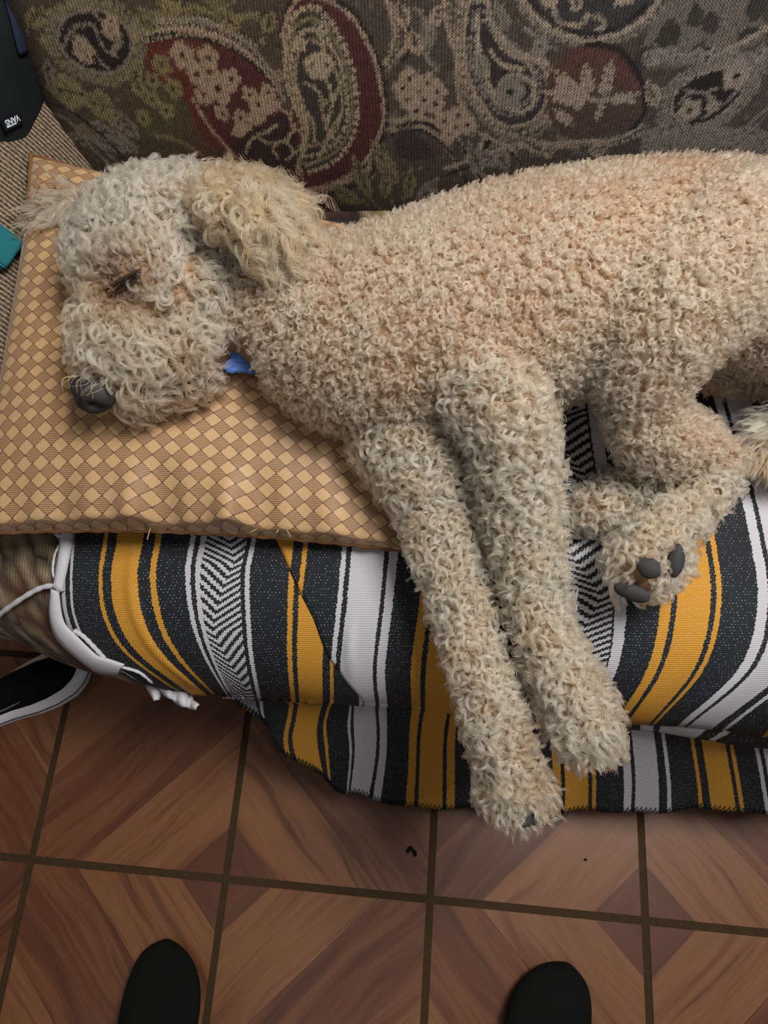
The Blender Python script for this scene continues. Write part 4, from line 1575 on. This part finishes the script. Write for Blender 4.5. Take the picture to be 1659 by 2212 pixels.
I = np.arange(NL)
thin = rng.random(NL)
print('locks', NL)
bodyfur = is_trunk | is_thigh | is_belly
for nm, msk, k1, k0, m_ in (('fur', bodyfur, 10, 5, 13), ('leg_fur', is_leg, 13, 5, 14), ('face_fur', is_skull | is_muz, 14, 5, 14), ('ear_fur', is_ear | is_far, 12, 6, 18)):
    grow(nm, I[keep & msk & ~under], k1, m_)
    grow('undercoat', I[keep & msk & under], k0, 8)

# ---- nose, eye and paw pads
kn = NT('nose_leather', 0.6, 0.3)
nn_ = kn.noise(kn.coord(), 900, 2)
kn.bump(nn_, .5, .0006)
m_nose = kn.color(kn.mix(nn_, lin(30, 28, 28), lin(52, 49, 48)))
bm = bmesh.new()
bmesh.ops.create_icosphere(bm, subdivisions=5, radius=1.0)
Xn = np.array([-.35, -.80, .30])
Xn /= np.linalg.norm(Xn)                        # where the nose points
Rt = np.cross(Xn, [0, 0, 1.0])
Rt /= np.linalg.norm(Rt)
Rt = -Rt if Rt[0] < 0 else Rt                   # to photo right
Upn = np.cross(Rt, Xn)
Upn = Upn if Upn[2] > 0 else -Upn
nc_ = at(201, 850, .622)
for v in bm.verts:
    p = np.array(v.co)                          # local: x right, y up, z forward
    r = 1.0
    for sx in (-1, 1):                          # comma shaped nostrils
        d = np.linalg.norm(p - np.array([.58 * sx, .05, .81]) / 1.0)
        r -= .42 * math.exp(-(d / .24) ** 2)
        d = np.linalg.norm(p - np.array([.85 * sx, -.12, .50]))
        r -= .22 * math.exp(-(d / .20) ** 2)
    r -= .14 * math.exp(-(p[0] / .10) ** 2) * max(0, p[2]) * (1 if p[1] < .35 else max(0, 1 - (p[1] - .35) * 3))
    w = 1.0 - .34 * max(0, -p[1])               # narrows to the lip
    q = p * r
    v.co = Vector(nc_ + Rt * q[0] * .0255 * w + Upn * q[1] * .0225 + Xn * q[2] * .0200)
bm_obj('nose', bm, m_nose, dog)

m_eye = NT('eye_dark', 0.25, 0.5).color(lin(20, 16, 14))
m_lid = cloth_mat('eyelid_skin', lin(74, 54, 42), lin(46, 34, 28), 600)


def on_body_tube(pts, rad, name, mat, lift):
    c = catmull(np.array(pts, float), 16)
    P = []
    for x, y in c:
        h, n = hit(x, y)
        P.append(h + n * lift)
    t = np.linspace(0, 1, 16)
    v_, f_ = tube(np.array(P), rad * np.sin(np.pi * (t * .9 + .05)) + .0004, 8)
    return mesh_obj(name, v_, f_, mat, dog)


on_body_tube([(252, 634), (266, 620), (284, 606), (302, 590)], .0026, 'eye', m_eye, .0040)
on_body_tube([(232, 636), (254, 614), (278, 598), (306, 582)], .0017, 'eyelid', m_lid, .0052)
on_body_tube([(240, 647), (262, 630), (284, 614), (306, 596)], .0016, 'eyelid', m_lid, .0046)
# lashes and the fine hairs over the nose
def strands(name, segs, rad, mat, M=8):
    V_, F_f = [], []
    o_ = 0
    for P in segs:
        v_, f_ = tube(catmull(np.array(P), M), rad * np.linspace(1, .35, M), 4)
        V_.append(v_)
        F_f += [tuple(i + o_ for i in q) for q in f_]
        o_ += len(v_)
    return tag(mesh_obj(name, np.vstack(V_), F_f, mat, dog), kind='stuff')


seg = []
for k in range(26):
    t = k / 25
    x, y = 236 + 68 * t, 642 - 52 * t
    h, n = hit(x, y)
    e, _n = hit(x - 8 + rng.normal(0, 3), y + 16 + rng.normal(0, 3))
    seg.append([h + n * .005, (h + e) / 2 + n * .007, e + n * .006])
strands('eyelash', seg, .0002, m_eye)
m_hair = NT('whisker_hair', 0.5, 0.3).color(lin(206, 188, 156))
seg = []
for k in range(16):
    a = rng.uniform(-.9, .9)
    b = nc_ + Rt * .023 * math.sin(a) * 1.1 + Upn * .022 * math.cos(a) + Xn * rng.uniform(-.004, .004)
    m = b + Xn * .010 + Upn * .003 + Rt * rng.normal(0, .004)
    e = m + Xn * rng.uniform(.004, .012) - Upn * rng.uniform(.002, .007) + Rt * rng.normal(0, .006)
    seg.append([b, m, e])
strands('nose_hair', seg, .00018, m_hair)

kq = NT('pad_leather', 0.7, 0.25)
qn = kq.noise(kq.coord(), 700, 3)
kq.bump(qn, .6, .0006)
m_pad = kq.color(kq.mix(qn, lin(34, 33, 34), lin(62, 60, 60)))
for (c, n), (x, y, ra_, rb_, ang) in zip(pad_at, PADS):
    if c is None:
        continue
    a = math.radians(ang)
    dx = R_ * math.cos(a) + U_ * math.sin(a)
    n = n * .5 + (CAM - c) / np.linalg.norm(CAM - c) * .5
    n /= np.linalg.norm(n)
    dx -= n * (dx @ n)
    dx /= np.linalg.norm(dx)
    dy = np.cross(n, dx)
    bm = bmesh.new()
    bmesh.ops.create_icosphere(bm, subdivisions=4, radius=1.0)
    for v in bm.verts:
        p = np.array(v.co)
        s_ = 1 + .06 * math.sin(p[0] * 4 + y) - .12 * abs(p[0]) * max(0, p[1])
        v.co = Vector(c + n * .012 + dx * p[0] * ra_ * 1.15 * s_ + dy * p[1] * rb_ * 1.15 * s_ + n * p[2] * .0070)
    bm_obj('paw_pad', bm, m_pad, dog)

# ---- tail tip that curls into view at the right edge
tp = [at(1790, 860, .53), at(1730, 905, .52), at(1672, 935, .505), at(1648, 972, .495), at(1690, 1000, .49)]
tc = catmull(np.array(tp), 30)
trd = np.linspace(.018, .008, 30)
v, f = tube(tc, trd, 14)
mesh_obj('tail', v, f, m_skin, dog)
nT = 1500
ti = rng.integers(0, 29, nT)
RPs, RNs, fws, prs, cls = RP, RN, fwd, par, colr
RP = tc[ti] + (tc[np.minimum(ti + 1, 29)] - tc[ti]) * rng.random((nT, 1))
RN = rng.normal(0, 1, (nT, 3)) + np.array([0, 0, .5])
Tt = np.gradient(tc, axis=0)[ti]
Tt /= np.linalg.norm(Tt, axis=1)[:, None]
RN -= Tt * (RN * Tt).sum(1)[:, None]
RN /= np.linalg.norm(RN, axis=1)[:, None]
RP = RP + RN * trd[ti][:, None]
fwd = Tt + rng.normal(0, .2, (nT, 3))
par = np.tile(np.array([.030, .010, .004, .7, .8, .00027]), (nT, 1)) * rng.uniform(.8, 1.2, (nT, 6))
par[:, 4] = np.clip(par[:, 4], 0, 1)
colr = (APR * .75 + BRN * .25) * rng.uniform(.8, 1.15, (nT, 1))
edge_t = (RN @ np.array([-.7, .5, .5]) > .45)[:, None]
colr = np.where(edge_t, CREAM * rng.uniform(.9, 1.05, (nT, 1)), colr)
grow('tail_fur', np.arange(nT), 12, 12)
RP, RN, fwd, par, colr = RPs, RNs, fws, prs, cls

# ================================================================== BLUE BONE TAG
pcov = [o for o in pil.children if o.name.startswith('cover')][0]
pt = BVHTree.FromPolygons([v.co + pil.location for v in pcov.data.vertices], [tuple(p.vertices) for p in pcov.data.polygons])
kt2 = NT('blue_tag', 0.45, 0.4)
m_blue = kt2.color(kt2.mix(kt2.noise(kt2.coord(), 500, 2), lin(44, 78, 142), lin(58, 96, 164)))
m_mark = NT('tag_engraving', 0.6, 0.2).color(lin(24, 38, 70))
hp, hn = hit(527, 809, pt)
pet = empty('pet_tag', tuple(hp))
tag(pet, 'blue bone shaped pet tag lying on the gold pillow below the dog\'s throat', 'pet tag')
ex = R_ - hn * (R_ @ hn)
ex /= np.linalg.norm(ex)
ey = np.cross(hn, ex)
# outline of a bone: shaft with two lobes at each end
out = []
for (cx, cy, a0, a1) in [(.0105, -.0020, -125, 75), (.0075, .0330, -70, 140), (-.0075, .0330, 40, 250), (-.0105, -.0020, 105, 305)]:
    for a in np.linspace(math.radians(a0), math.radians(a1), 12):
        out.append((cx + .0088 * math.cos(a), cy + .0078 * math.sin(a)))
V, Fc = [], []
n_o = len(out)
lay = [(.88, .0), (1.0, .0012), (1.0, .0034), (.93, .0046), (.80, .0050)]
for s_, h_ in lay:
    for (x, y) in out:
        cy = .0155
        V.append(hp + hn * (h_ + .020) + ex * x * s_ + ey * (cy + (y - cy) * s_) + hn * .10 * (.03 - y))
for l in range(len(lay) - 1):
    for k in range(n_o):
        a, b = l * n_o + k, l * n_o + (k + 1) % n_o
        Fc.append((a, b, b + n_o, a + n_o))
Fc.append(tuple(range((len(lay) - 1) * n_o, len(lay) * n_o)))
Fc.append(tuple(range(n_o))[::-1])
mesh_obj('bone', V, Fc, m_blue, pet, False)
mk = [(-.0052, .0032), (-.0022, .0016), (.0004, .0018), (.0026, .0030), (.0046, .0024), (.0062, .0026)]
v, f = tube(np.array([hp + hn * (.0252 + .1 * (.03 - y)) + ex * x + ey * y for x, y in catmull(np.array(mk), 20)]), .00045, 5)
mesh_obj('engraving', v, f, m_mark, pet)

# ================================================================== SNEAKER UNDER THE SEAT
m_sole = cloth_mat('rubber_sole', lin(214, 210, 216), lin(190, 186, 192), 300, .6)
m_upper = cloth_mat('black_canvas', (.006, .006, .007), (.003, .003, .0035), 700)
toe = np.array([-.609, .122, 0])
ax = np.array([.87, .49, 0])
ax /= np.linalg.norm(ax)
sd = np.array([ax[1], -ax[0], 0])               # to the room side
shoe = empty('sneaker', tuple(toe - ax * .14))
tag(shoe, 'black canvas sneaker with a white rubber sole half under the sofa seat', 'shoe')
tt = np.linspace(0, 1, 36)                      # toe -> heel
hw = np.interp(tt, [0, .03, .08, .16, .28, .40, .55, .72, .88, .96, 1], [.0, .022, .036, .047, .052, .050, .042, .038, .038, .028, .0])
SW, SF = [], []
lv = [(0, .98), (.005, 1.0), (.016, .93), (.026, .66)]
for z, k in lv:
    for sgn in (1, -1):
        rng_t = range(36) if sgn == 1 else range(34, 0, -1)
        for i in rng_t:
            SW.append(toe - ax * (.002 + .285 * tt[i]) + sd * sgn * hw[i] * k + np.array([0, 0, z + .010 * max(0, .15 - tt[i]) / .15]))
m_ = len(SW) // len(lv)
for l in range(len(lv) - 1):
    for k in range(m_):
        a, b = l * m_ + k, l * m_ + (k + 1) % m_
        SF.append((a, b, b + m_, a + m_))
SF += [tuple(range(m_))[::-1], tuple(range(3 * m_, 4 * m_))]
mesh_obj('sole', SW, SF, m_sole, shoe)
UV_, UF = [], []
hh = np.interp(tt, [0, .05, .12, .22, .36, .5, .62, .8, .95, 1], [.026, .040, .052, .060, .072, .088, .098, .096, .102, .098])
for i in range(36):
    for a in np.linspace(0, math.pi, 15):
        w = max(hw[i] * .69 - .001, .001)
        UV_.append(toe - ax * (.020 + .250 * tt[i]) + sd * w * math.cos(a) * (1 - .25 * math.sin(a) * min(1, tt[i] * 2)) + np.array([0, 0, .024 + (hh[i] - .024) * math.sin(a) ** .75]))
UF = grid_faces(36, 15)
mesh_obj('upper', UV_, UF, m_upper, shoe)
P = []
for i in range(1, 34):
    P.append(toe - ax * (.002 + .285 * tt[i]) + sd * (hw[i] * .945 + .0006) + np.array([0, 0, .0150 + .010 * max(0, .15 - tt[i]) / .15]))
m_line = cloth_mat('sole_line', lin(70, 68, 74), lin(60, 58, 64), 300)
v, f = tube(np.array(P), .0011, 6)
mesh_obj('sole_stripe', v, f, m_line, shoe)
c = catmull(np.array([(-20, 1545), (20, 1528), (55, 1508), (84, 1482)], float), 18)
v, f = tube(np.array([at(x, y, .05) for x, y in c]), .0016 * np.linspace(1.2, .5, 18), 6)
mesh_obj('lace', v, f, cloth_mat('lace_cord', lin(120, 116, 108), lin(92, 88, 82), 900), shoe)

# ================================================================== PERSON (only the socked toes are in the picture)
m_sock = cloth_mat('black_sock', (.0038, .0039, .0036), (.0020, .0020, .0019), 1400)
per = empty('person', (-.08, -.45, 0))
tag(per, 'person standing on the tiled floor in black socks, toes in view', 'person')


def foot(tip, ang, side):
    dirn = np.array([math.sin(ang), math.cos(ang), 0])
    sdn = np.array([dirn[1], -dirn[0], 0])
    prof = [(0, .002, .016, .018), (.006, .022, .024, .020), (.018, .039, .032, .020), (.038, .052, .040, .022), (.065, .060, .050, .024), (.10, .062, .062, .028), (.14, .056, .078, .036),
            (.18, .047, .100, .046)]
    V_ = []
    seg = 24
    for d, w, h, c0 in prof:
        for k in range(seg):
            a = 2 * math.pi * k / seg
            x = w * math.cos(a) + side * .012 * min(1, d / .06) * 0
            z = h * .5 * (1 + math.sin(a) * (1 if math.sin(a) > 0 else 1))
            V_.append(tip - dirn * d + sdn * (x + side * .010 * (1 - min(1, d / .05))) + np.array([0, 0, max(.0015, z)]))
    # ankle and shin, turning upwards
    for (d, z0, w, l) in [(.205, .105, .040, .058), (.215, .15, .038, .050), (.222, .22, .043, .050), (.23, .32, .052, .058), (.235, .40, .056, .062)]:
        for k in range(seg):
            a = 2 * math.pi * k / seg
            tilt = (1 - math.sin(a)) * .5 if z0 < .12 else .5
            V_.append(tip - dirn * (d - l * math.sin(a) * (.9 if z0 > .12 else .75)) * 1.0 + sdn * w * math.cos(a) + np.array([0, 0, z0 if z0 > .12 else z0 - .085 * tilt]))
    n_ = len(V_) // seg
    F_2 = []
    for i in range(n_ - 1):
        for k in range(seg):
            a, b = i * seg + k, i * seg + (k + 1) % seg
            F_2.append((a, b, b + seg, a + seg))
    F_2 += [tuple(range(seg))[::-1], tuple((n_ - 1) * seg + k for k in range(seg))]
    o = mesh_obj('sock', V_, F_2, m_sock, per)
    ss = o.modifiers.new('sub', 'SUBSURF')
    ss.levels = ss.render_levels = 2


foot(at(362, 2036, .030) * [1, 1, 0], math.radians(-3), -1)
foot(at(1220, 2082, .030) * [1, 1, 0], math.radians(17), 1)

# ================================================================== DARK BAG ON THE ARM
kbg = NT('bag_cloth', 0.85, 0.15)
bn_ = kbg.noise(kbg.coord(), 1100, 2)
kbg.bump(bn_, .4, .0006)
m_bag = kbg.color(kbg.mix(bn_, (.004, .0055, .0055), (.011, .014, .014)))
bag = empty('bag', (-.66, .80, .60))
tag(bag, 'black fabric bag with a navy strap and small white lettered tag, in the sofa corner', 'bag')
bm = bmesh.new()
bmesh.ops.create_icosphere(bm, subdivisions=5, radius=1.0)
for v in bm.verts:
    p = np.array(v.co)
    q = np.sign(p) * np.abs(p) ** .62
    q /= max(1e-6, np.linalg.norm(q) ** .25)
    w = 1 + .05 * mnoise.noise(Vector(p * 2.1)) + .02 * mnoise.noise(Vector(p * 6))
    v.co = Vector(np.array([-.676, .780, .630]) + q * np.array([.132, .165, .115]) * w)
bo = bm_obj('bag_body', bm, m_bag, bag)
bt = BVHTree.FromPolygons([v.co + bag.location for v in bo.data.vertices], [tuple(p.vertices) for p in bo.data.polygons])
m_navy = cloth_mat('navy_webbing', lin(34, 42, 62), lin(22, 28, 44), 900)


def on_bag(px, py, lift):
    h, n = hit(px, py, bt)
    if h is None:
        return at(px, py, .66)
    return h + n * lift


la, lb = catmull(np.array([(-20, -60), (6, 0), (22, 60), (36, 118)], float), 20), catmull(np.array([(26, -60), (42, 0), (52, 60), (54, 112)], float), 20)
V = []
for p, q in zip(la, lb):
    for t in np.linspace(0, 1, 5):
        xy = p * (1 - t) + q * t
        V.append(on_bag(xy[0], xy[1], .004 + .002 * math.sin(t * math.pi)))
so_ = mesh_obj('strap', V, grid_faces(20, 5), m_navy, bag)
md = so_.modifiers.new('thickness', 'SOLIDIFY')
md.thickness = .003
md.offset = 1
# woven tag with its white word
h, n = hit(20, 260, bt)
if h is None:
    h, n = at(20, 260, .62), np.array([.3, -.6, .7])
n = np.array(n)
n /= np.linalg.norm(n)
tdir = -R_ * .90 - U_ * .42                       # the word reads towards the lower left
rd0 = ray(20, 260)
tdir -= rd0 * ((tdir @ n) / (rd0 @ n))
tdir /= np.linalg.norm(tdir)
tup = np.cross(n, tdir)
M4 = Matrix(((tdir[0], tup[0], n[0], h[0] - bag.location[0] + n[0] * .004), (tdir[1], tup[1], n[1], h[1] - bag.location[1] + n[1] * .004), (tdir[2], tup[2], n[2], h[2] - bag.location[2] + n[2] * .004), (0, 0, 0, 1)))
bm = bmesh.new()
bmesh.ops.create_cube(bm, size=1.0, matrix=Matrix.Diagonal((.034, .016, .0012, 1)))
bmesh.ops.bevel(bm, geom=bm.edges[:], offset=.0004, segments=1, affect='EDGES')
tl = bpy.data.meshes.new('woven_tag')
bm.to_mesh(tl)
bm.free()
tl.materials.append(cloth_mat('tag_black', (.006, .007, .012), (.003, .003, .006), 900))
to = bpy.data.objects.new('woven_tag', tl)
link(to, bag)
to.matrix_local = M4
m_white = NT('tag_white', 0.8, 0.1).color(lin(196, 206, 214))
fc_ = bpy.data.curves.new('tag_lettering', 'FONT')
fc_.body = 'VANS'
fc_.size = .0098
fc_.align_x = 'CENTER'
fc_.align_y = 'CENTER'
fc_.extrude = .0002
fc_.offset = .0002
fc_.materials.append(m_white)
tf_ = bpy.data.objects.new('lettering_source', fc_)
COL.objects.link(tf_)
bpy.context.view_layer.update()
lme = bpy.data.meshes.new_from_object(tf_.evaluated_get(bpy.context.evaluated_depsgraph_get()))
bpy.data.objects.remove(tf_, do_unlink=True)
tx_ = bpy.data.objects.new('tag_lettering', lme)
link(tx_, to)
tx_.location = (0, -.0006, .0010)
bm = bmesh.new()
bmesh.ops.create_cube(bm, size=1.0, matrix=Matrix.Translation((.0034, .0040, .0009)) @ Matrix.Diagonal((.0170, .0011, .0006, 1)))
ml = bpy.data.meshes.new('tag_bar')
bm.to_mesh(ml)
bm.free()
ml.materials.append(m_white)
link(bpy.data.objects.new('tag_bar', ml), to)

# ================================================================== TEAL KNIT CUFF
kte = NT('teal_knit', 0.9, 0.1)
uvt_ = kte.n('ShaderNodeUVMap')
uvt_.uv_map = 'UVMap'
tu, tv_, _ = kte.xyz(uvt_.outputs[0])
rb = kte.math('SINE', kte.math('MULTIPLY', tu, 2 * math.pi * 30))
kte.bump(rb, .6, .001)
m_teal = kte.color(kte.mix(kte.math('MULTIPLY_ADD', rb, .5, .5), lin(24, 84, 92), lin(46, 126, 134)))
arm_o = [o for o in sofa.children if o.name.startswith('arm')][0]
at_tree = BVHTree.FromPolygons([v.co + sofa.location for v in arm_o.data.vertices], [tuple(p.vertices) for p in arm_o.data.polygons])
cuff = empty('knit_cuff', tuple(at(-20, 520, .60)))
tag(cuff, 'teal ribbed knit cuff lying on the sofa arm at the left edge', 'garment')
qa, qb, qc, qd = np.array((-110, 415.)), np.array((40, 524.)), np.array((-4, 590.)), np.array((-150, 500.))
V, UVc = [], []
nn1, nn2 = 24, 14
for i in range(nn1):
    for j in range(nn2):
        s_, t_ = i / (nn1 - 1), j / (nn2 - 1)
        xy = (qa * (1 - s_) + qb * s_) * (1 - t_) + (qd * (1 - s_) + qc * s_) * t_
        hh_, nh = hit(xy[0], xy[1], at_tree)
        if hh_ is None:
            hh_, nh = at(xy[0], xy[1], .60), np.array([.7, 0, .7])
        e_ = min(1, min(t_, 1 - t_) / .18)
        V.append(hh_ + nh * (.004 + .013 * math.sqrt(1 - (1 - e_) ** 2)))
        UVc.append((t_, s_))
co_ = mesh_obj('cuff', V, grid_faces(nn1, nn2), m_teal, cuff, True, np.array(UVc))
md = co_.modifiers.new('thickness', 'SOLIDIFY')
md.thickness = .006
md.offset = -1

# ================================================================== BITS ON THE FLOOR
m_bit = cloth_mat('dark_scrap', lin(20, 15, 12), lin(10, 8, 7), 800)
c = catmull(np.array([(880, 1842), (884, 1834), (889, 1831), (892, 1838), (896, 1843), (897, 1850)], float), 20)
v, f = tube(np.array([at(x, y, .0022) for x, y in c]), .0026 * (.7 + .5 * np.sin(np.linspace(.3, 2.9, 20) * 2) ** 2), 8)
v[:, 2] = np.maximum(v[:, 2], .0002)
tag(mesh_obj('scrap', v, f, m_bit), 'small dark curled scrap on the floor tile below the front paws', 'scrap')
bm = bmesh.new()
bmesh.ops.create_icosphere(bm, subdivisions=2, radius=.0022, matrix=Matrix.Translation(Vector(at(1265, 1857, .0015))) @ Matrix.Diagonal((1.3, .8, .7, 1)))
tag(bm_obj('crumb', bm, m_bit), 'tiny dark crumb on the floor tile right of the front paws', 'crumb')
